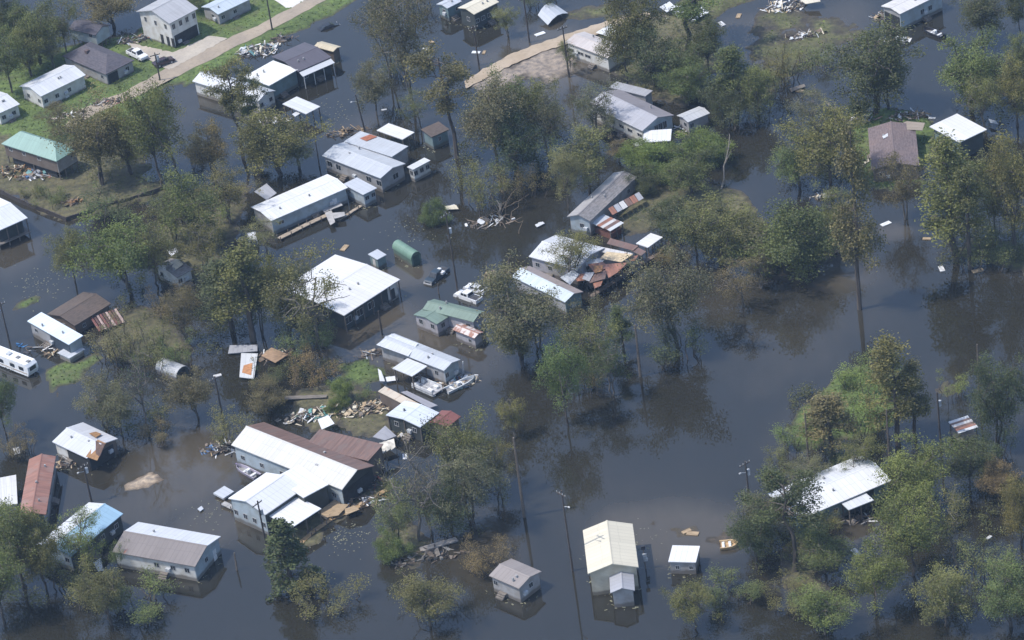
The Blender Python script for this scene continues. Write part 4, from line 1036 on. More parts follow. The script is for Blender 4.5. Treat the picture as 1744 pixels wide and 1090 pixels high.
# camper trailer
a, b = at('12', -60, 985), at('12', 168, 1075); d = (b - a) / np.linalg.norm(b - a); q = np.array([-d[1], d[0], 0]); L = np.linalg.norm(b - a)
o = root('camper_trailer', 'long white camper trailer parked before the blue white mobile home', 'camper', a, math.atan2(d[1], d[0])); TT = lambda x, y, z: a + d * x + q * y + np.array([0, 0, z - .25])
m = MB(); extrude(m, [(0, .55), (-.15, 1.2), (.1, 2.9), (L - .5, 2.95), (L, 2.4), (L + .05, 1.4), (L - .25, .55)], 2.5, 2.42, lambda x, y, z: TT(x, y + 1.25, z)); m.build('body', paint('camper_white', (.74, .75, .76)), o)
for x in (L - .9, L - 3.6): m = MB(); m.box(x - .35, x + .35, .9, 1.6, 2.9, 3.12, TT); m.build('roof_hatch', plain('hatch_grey', (.2, .2, .2)), o)
m = MB(); m.box(L * .4, L * .4 + .9, .8, 1.7, 2.9, 3.2, TT); m.build('air_conditioner', GALV, o)
for x in (1.5, 3.6, L - 4.2, L - 1.8): m = MB(); m.box(x - .6, x + .6, -.045, .01, 1.5, 2.2, TT); m.build('window', GLASS, o)
m = MB(); m.box(L * .55, L * .55 + .75, -.04, .01, .65, 2.5, TT); m.build('door', plain('door_offwhite', (.6, .6, .58)), o)
m = MB(); m.box(.4, L - .4, -.03, .015, 1.0, 1.16, TT); m.build('stripe', plain('tan_stripe', (.35, .27, .2)), o)
m = MB(); m.box(L + .005, L + .06, .5, 2.0, 1.5, 2.3, TT); m.build('front_window', GLASS, o)
for x in (L * .42, L * .42 + .95):
    for y in (.0, 2.3): m = MB(); m.tube([TT(x, y, .35), TT(x, y + .2, .35)], [.36, .36], 10); m.build('wheel', TYRE, o)
m = MB(); m.tube([TT(L, 1.25, .5), TT(L + 1.3, 1.25, .45)], [.07, .05], 6); m.build('tow_bar', TYRE, o)
rt = thing_at('tarp_heap', 'blue tarpaulin heap beside the camper trailer', 'tarpaulin', '12', 112, 892)
lumber(5, rt, at('12', 112, 892), .8, .8, random.Random(2), [plain('blue_tarp', (.06, .2, .42))], big=.8)
pile('barrels and bins in the shade under the blue white mobile home', '12', 250, 905, 3.2, 1.0, 16, DARKS + WHITES[:2], 8)
pile('cream bin and boards at the corner of the blue white mobile home', '12', 292, 945, 1.2, .5, 6, [PLY, plain('cream_bin', (.5, .48, .36))], 9)
rt, fr = house('quonset_shed', 'small arched metal shed, pale and ribbed, alone below the green weed strip', 'shed', '12', (1005, 1068), (898, 1012), (1070, 1018), 1.1, 'barrel', 1.25, 'ab', roofm('ribbed_galvanised', (.42, .43, .44), seam=.6), None, W_GREY, W_DARK, wins=(0, 0), inset=.12)
opening(rt, fr, 'ac', .25, .75, .1, 1.6, .12)
rt, fr = house('wrecked_cottage', 'white cottage torn open among the trees, left of the white long house', 'house', '12', (1010, 500), (1100, 450), (880, 440), 2.8, 'gable', .8, 'ab', GREYSH, GREYSH, W_WHITE, wins=(2, 2))
o = thing_at('roof_debris', 'torn white roof sheets lying over the wrecked cottage in the trees', 'debris', '12', 990, 400)
for k, qd in enumerate([[(950, 345), (995, 328), (1020, 352), (975, 372)], [(962, 420), (1010, 398), (1045, 425), (998, 450)], [(900, 425), (950, 440), (945, 462), (905, 452)]]): sheet(o, '12', qd, 3.7 - .1 * k, [WHITE, CREAM, WHITE][k], 'roof_sheet', .05, (0, .3, .1, -.2))
o = tag(sheet(None, '22', [(-150, 885), (8, 882), (8, 918), (-160, 932)], .5, GREYM, 'floating_roof', .15), 'flat grey roof slab floating beside the white and orange slab', 'roof slab')
o = root('floating_roof', 'white roof slab with a torn orange patch, floating near the lone pole', 'roof slab', at('13', 1420, -100))
sheet(o, '22', [(-85, 930), (10, 932), (-12, 1076), (-95, 1066)], .6, WHITE, 'roof_sheet', .12); sheet(o, '22', [(-70, 1000), (-20, 985), (-28, 1055), (-80, 1040)], .66, plain('torn_orange_board', (.42, .20, .09)), 'torn_patch', .03)
pile('tan timber wreck with splintered boards beside the white floating slab', '22', 105, 945, 3.4, 1.2, 34, WOODS + [ORANGEW], 12)
sheet(thing_at('floating_roof', 'tan broken roof panel lying in the timber wreck', 'roof slab', '22', 100, 940), '22', [(30, 945), (90, 908), (185, 940), (110, 985)], .8, wood('tan_panel', (.36, .24, .15)), 'panel', .1, (0, .4, .1, 0))

# ---- centre
rt, fr = house('large_house', 'large square house with a bright white roof over dark screened walls', 'house', '22', (502, 716), (836, 516), (115, 580), 3.8, 'gable', .55, 'ab', roofm('large_white_roof', (.62, .615, .61), grime=.2), BRWHITE, W_DARK, wins=(0, 0), inset=.7)
for f in (.1, .3, .5): window(rt, fr, 'ab', f, 1.9, 1.6, 1.5, .7)
opening(rt, fr, 'ab', .8, .97, .0, 3.4, .66, W_WHITE, 'white_panel'); door(rt, fr, 'ab', .88, 1.4, 1.0, 2.1, .60, DARKW)
for f in (.35, .7): window(rt, fr, 'ac', f, 1.9, 1.5, 1.4, .7)
for k in range(7):
    x = .25 + k * (fr.Lx - .5) / 6
    m = MB(); m.box(-.08, .08, -.08, .08, -.7, 3.6, lambda a, b, c: fr.p(x + a, .25 + b, c)); m.build('post', POST, rt)
for k in range(1, 5):
    y = .25 + k * (fr.Ly - .5) / 4
    m = MB(); m.box(-.08, .08, -.08, .08, -.7, 3.6, lambda a, b, c: fr.p(.25 + a, y + b, c)); m.build('post', POST, rt)
rt, fr = house('barrel_roofed_shed', 'green arched shed standing behind the large white roofed house', 'shed', '22', (885, 400), (750, 345), (948, 378), 1.7, 'barrel', 1.25, 'ab', roofm('green_barrel_roof', (.15, .25, .19), seam=1.2), None, W_GREEN, wins=(0, 0), inset=.1)
opening(rt, fr, 'ac', .2, .8, .0, 2.2, .1, plain('dark_green_door', (.03, .06, .05)), 'double_door')
rt, fr = house('shed', 'small teal shed with a pale flat roof, beside the green arched shed', 'shed', '22', (690, 398), (752, 374), (627, 380), 2.5, 'shed', .25, 'ab', PALE, None, W_TEAL, wins=(0, 0), inset=.2)
opening(rt, fr, 'ac', .35, .65, .1, 2.0, .2, W_WHITE, 'white_door')
rt, fr = house('cottage', 'sage green roofed cottage with two wings, before the white pickup trucks', 'house', '22', (1240, 752), (962, 668), (1300, 692), 3.3, 'gable', .6, 'ab', SAGE, SAGE, W_LILAC, wins=(3, 1))
wing(rt, '22', (1030, 766), (893, 714), (1106, 720), 2.9, 'gable', .5, 'ac', SAGE, SAGE, W_LILAC, wins=(2, 1))
rt, fr = house('shed', 'small shed with a rust blotched pinkish roof, beside the sage green cottage', 'shed', '22', (1245, 846), (1115, 798), (1300, 812), 2.5, 'gable', .4, 'ab', roofm('pink_white_roof', (.62, .55, .52), rust=.5), None, W_LILAC, wins=(2, 1), ws=(.8, .8))
rt, fr = house('trailer_house', 'white and grey trailer house with a jutting porch, behind the pontoon boat', 'house', '22', (1072, 1030), (683, 886), (1168, 968), 3.4, 'gable', .5, 'ab', PALE, PALE, W_GREY, W_BLUE, wins=(4, 2), ws=(.9, 1.1))
sheet(rt, '22', [(685, 882), (868, 948), (925, 882), (775, 826)], 3.62, WHITE, 'fresh_roof_sheet', .04, (.0, .0, .28, .28))
wing(rt, '22', (890, 1062), (783, 1012), (972, 1002), 3.0, 'flat', 0, 'ab', WHITE, open_=True, name='porch_roof')
for k, x in enumerate((1100, 1125, 1150, 1180)):
    p = at('22', x, 1085 - k * 12); m = MB(); m.tube([(p[0], p[1], -.5), (p[0] + .3, p[1], 2.6)], [.1, .09], 6); m.build('leaning_post', TRIM, rt)
pile('jumble of white and blue furniture piled outside the trailer with the jutting porch', '23', 1130, 20, 4.2, 1.5, 46, MIXED + WHITES, 21)
pile('household goods heaped under the jutting porch', '22', 960, 1050, 2.2, .9, 18, MIXED, 22)
boat('pale boat pushed against the heap outside the trailer with the jutting porch', '23', (1085, 75), (1250, -5), ('boat_pale', (.6, .62, .63)), w=1.9)
pontoon('pontoon boat with white bench seats, aground before the trailer house porch', '23', (915, 28), (1045, 85))
o = thing_at('torn_awning', 'torn white awning sheet draped on the grass yard', 'awning', '22', 745, 1070)
sheet(o, '22', [(697, 1035), (716, 1045), (735, 1085), (705, 1090)], .9, BRWHITE, 'awning_sheet', .04, (.7, .5, -.2, 0)); sheet(o, '22', [(738, 1072), (800, 1062), (806, 1082), (745, 1092)], .5, BRWHITE, 'awning_sheet', .04, (.2, .1, -.1, 0))
pile('pale boards washed along the yard behind the trailer with the jutting porch', '22', 650, 935, 3.0, .8, 16, WOODS, 24)

# ---- right of centre, the patchwork compound on the water's edge
rt, fr = house('double_wide_home', 'grey double wide with a pale blue gable end and white porch roof', 'house', '31', (742, 746), (412, 606), (932, 660), 3.5, 'gable', 1.25, 'ab', roofm('grey_double_roof', (.36, .36, .39), grime=.25), roofm('grey_brown_roof', (.25, .235, .25)), W_WHITE, W_BLUE, wins=(6, 0), ws=(1.5, .8))
for f in (.45, .58, .72): window(rt, fr, 'ac', f, 2.3, 1.0, 1.6)
wing(rt, '31', (745, 812), (905, 800), (755, 752), 2.6, 'shed', .3, 'ab', BRWHITE, open_=True, name='porch_roof')
wing(rt, '31', (760, 548), (560, 490), (800, 515), 3.6, 'flat', 0, 'ab', GREYM, w=W_GREY, name='rear_roof')
sheet(rt, '31', [(690, 822), (735, 800), (760, 815), (715, 836)], .8, WHITE, 'step_platform')
rt, fr = house('shed', 'shed with a pale grey roof, at the corner of the grey double wide', 'shed', '31', (1002, 697), (1125, 642), (943, 656), 2.9, 'gable', .4, 'ab', roofm('mottled_grey_roof', (.45, .46, .47), rust=.2), None, W_GREY, wins=(2, 1))
pile('white and tan boards between the double wide and the pale grey shed', '31', 975, 745, 2.6, 1.1, 22, WHITES + [PLY], 31)
house('trailer_house', 'pinkish white trailer with a dark window band, half hidden by trees on the dirt track', 'house', '31', (545, 330), (372, 208), (625, 262), 3.6, 'gable', .6, 'ab', roofm('pinkish_roof', (.5, .46, .44), rust=.15), None, W_WHITE, wins=(5, 1), ws=(1.7, .8))
sheet(thing_at('roof_tarp', 'bright white tarp stretched over the pinkish white trailer roof', 'tarpaulin', '31', 540, 180), '31', [(478, 185), (560, 138), (590, 170), (575, 215)], 4.4, BRWHITE, 'tarp_sheet', .03, (0, .1, 0, -.1))
pile('white junk spilled beside the pinkish white trailer', '31', 460, 320, 2.0, .7, 14, WHITES, 33)
rt, fr = house('shingled_house', 'long house with grey brown shingles and a pale blue end wall, rusty lean-to alongside', 'house', '32', (445, 178), (762, -62), (305, 160), 3.5, 'gable', .9, 'ab', GREYSH, roofm('pale_shingle_side', (.36, .35, .35)), W_GREY, W_BLUE, wins=(3, 1))
o = rt
for k in range(6):
    x, y = 548 + k * 30, 112 - k * 16
    sheet(o, '32', [(x, y), (x + 26, y - 14), (x + 52, y + 10), (x + 24, y + 26)], 2.6 - .04 * k, [RUSTY, GREYM, HALFRUST, BROWNR][k % 4], 'lean_to_sheet', .05, (.25, .25, -.2, -.2))
rt = thing_at('striped_shed', 'small open shed roofed with white, rust and grey sheets, below the shingled house', 'shed', '32', 540, 230)
fs = Fr('32', (560, 236), (642, 190), (440, 192), 2.2)
for k, mm in enumerate([WHITE, BROWNR, HALFRUST, RUSTY, PALE, WHITE]):
    f_ = fs.sub(fs.Lx * k / 6 + .04, fs.Lx * (k + 1) / 6 - .04, 0, fs.Ly) if False else (fs.sub(0, fs.Lx, fs.Ly * k / 6 + .03, fs.Ly * (k + 1) / 6 - .03) if fs.face('ac') == 'x0' else fs.sub(fs.Lx * k / 6 + .03, fs.Lx * (k + 1) / 6 - .03, 0, fs.Ly))
    m = MB(); z_ = 2.2 + .05 * (k % 2); m.slab([f_.p(0, 0, z_), f_.p(f_.Lx, 0, z_), f_.p(f_.Lx, f_.Ly, z_ + .1), f_.p(0, f_.Ly, z_ + .1)], .04, [(0, 0), (1, 0), (1, 3), (0, 3)]); m.build('roof_sheet', mm, rt)
posts(fs, rt, -.6, 3, 2)
m = MB(); m.box(.5, fs.Lx - .5, .5, fs.Ly - .5, -.5, 1.2, fs.p); m.build('stored_boards', plain('rust_red_store', (.16, .07, .05)), rt)
rt, fr = house('white_house', 'white roofed house behind the forked tree, joined to the rusty patchwork roofs', 'house', '32', (372, 456), (80, 392), (545, 335), 3.5, 'gable', .9, 'ab', roofm('soft_white_roof', (.58, .59, .605), grime=.2), WHITE, W_LILAC, wins=(4, 1))
rt = thing_at('patchwork_shelter', 'sprawling low shelter patched from rusty, tan and grey roof sheets over the water', 'shelter', '32', 580, 420)
PW = [((560, 275), (720, 320), (690, 345), (540, 305), BROWNR, 3.3), ((700, 318), (765, 352), (735, 375), (680, 345), BROWNR, 3.1), ((505, 325), (690, 362), (660, 385), (500, 350), HALFRUST, 3.2), ((540, 352), (690, 368), (622, 410), (500, 388), plain('tan_tarp', (.5, .4, .26)), 3.35),
      ((420, 410), (500, 395), (555, 440), (470, 470), RUSTY, 3.0), ((462, 432), (520, 430), (512, 462), (474, 472), plain('orange_board', (.38, .19, .08)), 3.12), ((520, 425), (660, 415), (600, 470), (550, 500), RUSTY, 3.0),
      ((470, 480), (545, 452), (530, 505), (440, 530), BROWNR, 2.8), ((420, 470), (470, 470), (440, 520), (400, 505), GREYM, 2.9), ((460, 530), (520, 512), (505, 545), (470, 560), RUSTY, 2.5), ((275, 500), (350, 455), (385, 480), (330, 540), PALE, 2.9), ((350, 480), (470, 475), (440, 510), (370, 520), RUSTY, 2.7),
      ((430, 400), (540, 385), (510, 415), (420, 430), HALFRUST, 3.05), ((655, 385), (720, 372), (700, 402), (668, 405), RUSTY, 2.7)]
for k, (p1, p2, p3, p4, mm, z_) in enumerate(PW): sheet(rt, '32', [p1, p2, p3, p4], z_ + .03 * (k % 3), mm, 'roof_sheet', .06, (rnd.uniform(0, .06), rnd.uniform(0, .06), rnd.uniform(-.06, 0), rnd.uniform(-.06, 0)))
for x, y in ((560, 290), (700, 345), (740, 370), (620, 420), (540, 490), (470, 550), (420, 500), (330, 530), (500, 400), (640, 400)):
    p = at('32', x, y, 2.6); m = MB(); m.tube([(p[0], p[1], -.7), (p[0], p[1], 2.55)], [.1, .1], 6); m.build('post', POST, rt)
m = MB(); p0 = [at('32', x, y, .5) for x, y in ((450, 560), (680, 415), (560, 350), (370, 470))]; m.slab(p0, .15); m.build('deck', DECK, rt)
lumber(40, rt, at('32', 540, 500), 4.5, 3.0, random.Random(44), MIXED + DARKS, zb=.6, hgt=.8)
rt, fr = house('pier_shelter', 'small bright white roof on posts, at the far end of the waterside boardwalk', 'shelter', '32', (775, 328), (852, 266), (710, 302), 2.7, 'flat', 0, 'ab', BRWHITE, open_=True)
pier('long dark boardwalk on piles along the edge of the patchwork compound', '32', [(450, 605), (580, 520), (700, 440), (800, 380), (925, 270)], 1.0, .8, 'boardwalk', 'boardwalk', wood('wet_boardwalk', (.17, .13, .10)))
rt, fr = house('mobile_home', 'pale blue mobile home with a teal end wall, lowest of the patchwork compound', 'mobile home', '32', (302, 640), (15, 482), (402, 578), 3.1, 'gable', .7, 'ab', roofm('pale_blue_roof', (.50, .56, .60), grime=.3), roofm('brownish_roof', (.30, .255, .24), rust=.3), W_GREY, W_TEAL, wins=(5, 1), ws=(.9, .8))
pile('boards and tin jammed between the pale blue mobile home and the white house', '32', 200, 500, 5.0, .8, 26, MIXED, 46)
pile('pale tan cabin wreck above the white pickup trucks', '22', 1385, 490, 2.6, 1.1, 30, [PLY, CREAM, plain('pinkish_board', (.5, .36, .28)), DECK], 47)

# ---- far top and right
rt, fr = house('trailer_house', 'teal grey trailer at the top, left of the cream roofed house in the water', 'house', '21', (1090, 48), (1170, 5), (1030, 22), 3.2, 'gable', .4, 'ab', PALE, None, W_TEAL, wins=(2, 1))
rt, fr = house('stilt_house', 'cream roofed house standing dark sided in the far flood', 'house', '21', (1242, 82), (1385, 10), (1150, 44), 3.9, 'gable', .6, 'ab', CREAM, CREAM, W_DARK, wins=(4, 1))
rt, fr = house('mobile_home', 'big pale mobile home at the top of the open channel, porch in ruins', 'mobile home', '41', (752, 80), (1010, -38), (640, 36), 4.0, 'gable', .5, 'ab', roofm('stained_white_roof', (.60, .58, .56), grime=.5), None, W_BLUE, W_GREY, wins=(5, 0), ws=(1.1, 1.2))
opening(rt, fr, 'ac', .1, .9, .4, 2.9, .3)
pile('shattered porch under the left end of the big pale mobile home', '41', 665, 95, 2.4, 1.2, 30, DARKS + WOODS, 51)
pile('raft of white boards on the marsh below the big pale mobile home', '41', 215, 205, 4.0, 1.0, 26, WHITES, 52)
pile('white planks drifting beneath the dark spreading tree', '41', 700, 240, 3.6, 1.2, 20, WHITES, 53)
pile('tan wreckage heaped at the top edge, beside the marsh', '41', 90, 40, 4.5, 1.8, 46, [PLY, CREAM] + WHITES, 54)
sheet(thing_at('floating_roof', 'tan and white roof corner lying in the wreckage at the top edge', 'roof slab', '41', 180, 10), '41', [(170, -10), (285, -18), (300, 10), (215, 22)], 1.6, CREAM, 'roof_sheet', .1, (0, .2, .1, 0))
boat('black work boat with gear aboard, moored off the big pale mobile home', '41', (1000, 215), (890, 175), ('boat_black', (.03, .03, .035)), 'work_boat', 'boat', 1.9)
o = root('floating_roof', 'curved white shed roof floating beside the far dirt track', 'roof slab', at('31', 230, 110))
for k in range(4):
    f0, f1 = k / 4, (k + 1) / 4; L_ = [(150 + 85 * f, 110 - 70 * f) for f in (f0, f1)]; R_ = [(205 + 115 * f, 150 - 68 * f) for f in (f1, f0)]
    zc = [1.0 + .9 * math.sin(math.pi * f) for f in (f0, f1)]
    sheet(o, '31', L_ + R_, .3, PALE, 'roof_sheet', .08, (zc[0], zc[1], zc[1] - .7, zc[0] - .7))
o = root('roof_wreck', 'white roof wreck crumpled behind the big tree at the top edge', 'wreck', at('31', 1000, 85))
for k, qd in enumerate([[(840, 40), (900, 20), (940, 50), (880, 62)], [(905, 30), (990, 45), (975, 85), (920, 60)], [(985, 60), (1070, 35), (1125, 75), (1030, 110)], [(1000, 90), (1060, 100), (1045, 125), (1010, 118)]]): sheet(o, '31', qd, 1.6 - .2 * k, [WHITE, PALE][k % 2], 'roof_sheet', .05, (0, .5, .2, -.3))
lumber(24, o, at('31', 1000, 85), 5, 2.4, random.Random(56), WHITES)
rt, fr = house('shingled_house', 'mauve shingled house on the grass islet, a strip of white sheet on its roof', 'house', '41', (588, 968), (642, 728), (858, 925), 3.2, 'gable', 1.1, 'ab', MAUVE, MAUVE, W_BROWN, W_BROWN, wins=(3, 2))
sheet(rt, '41', [(650, 775), (700, 750), (708, 762), (658, 790)], 4.1, WHITE, 'loose_sheet', .04)
sheet(rt, '41', [(690, 735), (790, 690), (895, 700), (880, 742)], 3.6, roofm('tan_rear_roof', (.3, .25, .2)), 'rear_roof', .1)
pile('tan timber wreck behind the mauve shingled house', '41', 810, 670, 4.0, 1.0, 34, WOODS, 58)
pile('pink and white scraps beside the mauve shingled house', '41', 540, 690, 2.6, 1.0, 22, WHITES + [plain('pink_scrap', (.4, .24, .2))], 59)
tag(sheet(None, '41', [(528, 935), (572, 905), (578, 918), (534, 945)], .6, CREAM, 'loose_sheet', .06), 'cream sheet leaning in the grass beside the mauve shingled house', 'metal sheet')
house('boathouse', 'square boathouse with a dazzling white roof, right of the mauve shingled house', 'boathouse', '41', (1090, 812), (1232, 730), (943, 716), 4.2, 'shed', .2, 'ab', BRWHITE, None, W_DARK, W_TEAL, wins=(1, 1), inset=.6)
tag(sheet(None, '41', [(1255, 675), (1300, 690), (1312, 705), (1268, 700)], 1.0, WHITE, 'loose_sheet', .05), 'white sheet poking out behind the dazzling white boathouse', 'metal sheet')
rt = thing_at('stilt_hut', 'tiny stilt hut roofed with rust and white strips, beside the dark leafy tree', 'hut', '43', 1115, 245)
fs = Fr('43', (1087, 306), (1190, 262), (1043, 238), 2.6)
for k, mm in enumerate([WHITE, RUSTY, BROWNR, HALFRUST, BROWNR, WHITE]):
    f_ = fs.sub(0, fs.Lx, fs.Ly * k / 6 + .03, fs.Ly * (k + 1) / 6 - .03) if fs.face('ac') == 'x0' else fs.sub(fs.Lx * k / 6 + .03, fs.Lx * (k + 1) / 6 - .03, 0, fs.Ly)
    z_ = 2.6 + .04 * (k % 2); m = MB(); m.slab([f_.p(0, 0, z_), f_.p(f_.Lx, 0, z_), f_.p(f_.Lx, f_.Ly, z_ + .1), f_.p(0, f_.Ly, z_ + .1)], .04, [(0, 0), (1, 0), (1, 3), (0, 3)]); m.build('roof_sheet', mm, rt)
posts(fs, rt, -.6, 2, 2); deck(fs, rt, .9)
rt, fr = house('long_house', 'long white metal roofed house half buried in trees at the lower right', 'house', '43', (170, 800), (712, 578), (-10, 652), 3.5, 'gable', .8, 'ab', BRWHITE, WHITE, W_TEAL, W_TEAL, wins=(6, 1), inset=.5)
wing(rt, '43', (460, 742), (608, 690), (408, 700), 3.1, 'flat', 0, 'ab', WHITE, open_=True, name='porch_roof')
opening(rt, fr, 'ab', .55, .82, -.3, 2.9, .46)
pile('tables and coolers in the shade of the long white house porch', '43', 540, 800, 2.4, .8, 16, DARKS, 61)

# ---- bottom left
rt, fr = house('red_roofed_house', 'long house under a rusty red roof, at the left edge', 'house', '13', (262, 768), (268, 442), (108, 778), 3.2, 'gable', .8, 'ab', roofm('red_rust_roof', (.29, .172, .138), rust=.75, rustc=(.19, .092, .066)), None, W_GREY, W_DARK, wins=(3, 1))
vent(rt, fr, .5, .5, 3.9, .16)
house('side_annex', 'flat pale roofed annex on the left of the rusty red roof', 'annex', '13', (100, 705), (118, 545), (-70, 745), 3.0, 'shed', .3, 'ac', roofm('dirty_white_roof', (.58, .57, .55), rust=.15, grime=.5), None, W_GREY, wins=(0, 0))
rt, fr = house('damaged_house', 'pale roofed house with one end stripped to orange decking', 'house', '13', (495, 447), (268, 372), (690, 345), 3.1, 'gable', .9, 'ab', roofm('scuffed_white_roof', (.52, .53, .56), grime=.3), None, W_WHITE, W_BROWN, wins=(3, 0))
sheet(rt, '13', [(488, 430), (560, 357), (606, 376), (552, 452)], 3.45, ORANGEW, 'exposed_decking', .05, (-.25, .62, .55, -.3))
sheet(rt, '13', [(508, 310), (545, 292), (578, 305), (548, 335)], 3.9, ORANGEW, 'exposed_decking', .05, (.2, -.1, -.1, .25))
sheet(rt, '13', [(548, 360), (602, 376), (566, 432), (545, 418)], 3.62, plain('torn_felt', (.10, .06, .045)), 'torn_felt', .03, (.5, .45, -.25, -.1))
opening(rt, fr, 'ab', .05, .62, -.2, 2.6, .3); opening(rt, fr, 'ac', .1, .85, .0, 2.5, .3)
pile('dark wreckage in the water under the stripped end of the pale house', '13', 440, 470, 4.5, .8, 34, DARKS + WOODS, 71)
rt, fr = house('blue_roofed_house', 'house with one blue and one white roof slope, behind the bright green sapling', 'house', '13', (405, 1005), (718, 768), (200, 945), 3.4, 'gable', .9, 'ab', BLUER, WHITE, W_DARK, W_BLUE, wins=(4, 2))
rt, fr = house('gable_house', 'house with a brown near slope and white far slope, beside the blue roof', 'house', '13', (1112, 1065), (650, 966), (1247, 890), 3.3, 'gable', 1.1, 'ab', roofm('brown_grey_roof', (.20, .175, .165), rust=.2), WHITE, W_WHITE, W_BLUE, wins=(5, 1), doors=[('ac', .75)])
tag(sheet(None, '13', [(530, 1040), (575, 1015), (592, 1085), (560, 1092)], 1.2, BRWHITE, 'loose_sheet', .06), 'white sheet caught in the brush between the blue and the brown roofs', 'metal sheet')

# ---- the big rusty roofed house and its white boathouse
rt, fr = house('large_house', 'large house with a white front slope and rust brown back slope, boathouse attached', 'house', '23', (490, 626), (-129, 362), (672, 488), 4.1, 'gable', 1.5, 'ab', roofm('cream_white_roof', (.54, .53, .495), grime=.2), BROWNR, W_BLUE, W_DARK, wins=(6, 0))
opening(rt, fr, 'ac', .05, .95, -.5, 3.4, .3)
wing(rt, '23', (640, 462), (330, 332), (700, 372), 4.3, 'shed', .35, 'ab', BROWNR, w=W_BROWN, name='back_roof')
wing(rt, '23', (52, 770), (278, 624), (-168, 682), 4.4, 'gable', 1.1, 'ab', roofm('clean_white_roof', (.59, .60, .615), grime=.14), BRWHITE, W_DARK, W_BLUE, name='boathouse_roof', wins=(0, 4))
wing(rt, '23', (270, 672), (402, 590), (128, 545), 4.7, 'flat', 0, 'ab', BRWHITE, w=W_DARK, name='link_roof')
wing(rt, '23', (205, 842), (378, 736), (62, 776), 3.5, 'flat', 0, 'ab', BRWHITE, name='porch_roof', open_=True, np_=(3, 3))
vent(rt, fr, .3, .3, 4.6, .25); vent(rt, fr, .7, .35, 4.8, .18)
o = tag(sheet(None, '13', [(1215, 645), (1278, 604), (1334, 636), (1272, 676)], .7, PALE, 'dock_platform', .3), 'small pale dock platform at the boathouse corner', 'dock')
pier('low dock running along the front of the white boathouse', '13', [(1270, 700), (1460, 790), (1590, 850)], 1.0, .5, 'dock', 'dock', wood('silvered_boards', (.42, .41, .40)))
tag(sheet(None, '13', [(1125, 735), (1148, 718), (1160, 735), (1140, 750)], .3, PALE, 'loose_sheet', .1), 'pale square panel floating off the boathouse dock', 'panel')
o = thing_at('torn_canopy', 'torn cream canopy with a scalloped edge, behind the rusty back roof', 'canopy', '23', 725, 400)
for k in range(6):
    x0 = 632 + 26 * k; sheet(o, '23', [(x0, 395 - 8 * k), (x0 + 26, 385 - 8 * k), (x0 + 32, 420 - 8 * k), (x0 + 8, 452 - 11 * k)], 2.6, plain('cream_canvas', (.58, .54, .46)), 'canvas_panel', .04, (.4, .4, rnd.uniform(-.3, .2), rnd.uniform(-.4, .1)))
for x, y in ((660, 440), (740, 430), (800, 390)): p = at('23', x, y, 2.2); m = MB(); m.tube([(p[0], p[1], -.6), (p[0], p[1], 2.5)], [.07, .07], 6); m.build('pole', POST, o)
pile('tangle of dark goods and red tins under the gable of the large rusty house', '23', 600, 600, 4.0, 1.6, 44, DARKS + [plain('red_tin', (.28, .07, .05)), DECK], 81, hgt=1.6)
o = thing_at('plywood_deck', 'tan plywood deck sections stacked beside the boathouse porch', 'deck', '23', 420, 730)
for k, qd in enumerate([[(350, 755), (455, 680), (482, 700), (400, 795)], [(440, 705), (530, 712), (470, 772), (415, 780)], [(505, 735), (560, 720), (590, 738), (510, 770)]]): sheet(o, '23', qd, .8 + .15 * k, PLY, 'plywood_sheet', .08, (0, .1, 0, -.05))
pier('tan plank walkway curving along the shore from the plywood deck', '23', [(252, 930), (330, 860), (430, 790), (560, 735), (690, 655), (745, 625)], .9, .42, 'walkway', 'walkway', wood('fresh_plank', (.40, .27, .14)))
pile('tan planks and tins on the shore below the large rusty house', '23', 610, 700, 5.0, 1.0, 44, [PLY, ORANGEW, TRIM, DECK], 83)
pile('ruined boats and white scraps at the back corner of the large rusty house', '13', 1290, 390, 4.2, 1.4, 52, DARKS + WHITES + MIXED, 84)
boat('lilac grey boat lying against the wall of the large rusty house', '13', (1470, 565), (1350, 500), ('boat_lilac', (.36, .33, .4)), w=1.8)
pile('blue and white gear on the deck between the house and the boathouse', '23', 40, 470, 3.4, 1.2, 34, [plain('blue_plastic', (.08, .16, .3)), plain('violet_tub', (.25, .2, .4)), TRIM, DECK] + DARKS, 85)
pile('white and teal wreck of a boat shelter behind the large rusty house', '23', 300, 215, 5.0, 1.3, 50, WHITES + [plain('teal_scrap', (.10, .26, .24)), CREAM], 86, hgt=1.3)
sheet(thing_at('fallen_roof', 'white folded roof sheet on the teal boat shelter wreck', 'roof slab', '23', 370, 235), '23', [(350, 225), (415, 218), (448, 252), (372, 270)], 1.7, WHITE, 'roof_sheet', .05, (0, .6, .1, -.5))
pile('tan straw coloured wreck between the boat shelter and the striped roof house', '23', 605, 180, 4.6, 1.3, 60, [PLY, CREAM, plain('straw_board', (.45, .36, .24)), DECK], 87, hgt=1.2)
tag(sheet(None, '23', [(160, 92), (405, 84), (402, 100), (165, 112)], .6, DECK, 'floating_plank', .12), 'long grey plank drifting by the bright green bushes', 'plank')
rt, fr = house('striped_roof_house', 'house with a blue white ribbed roof, between the tan strip roof and the red roof', 'house', '23', (936, 270), (743, 198), (1042, 186), 3.3, 'gable', .45, 'ac', roofm('blue_white_roof', (.58, .62, .68), seam=1.6), None, W_DARK, wins=(2, 1))
posts(fr, rt, -.7, 3, 3)
rt, fr = house('strip_roof_shed', 'narrow shed with a cream and tan striped roof, behind the blue white ribbed roof', 'shed', '23', (918, 178), (668, 82), (962, 156), 3.0, 'shed', .15, 'ab', roofm('tan_strip_roof', (.52, .45, .36), rust=.35, seam=2.0, rustc=(.3, .17, .09)), None, W_BROWN, wins=(0, 0), inset=.15)
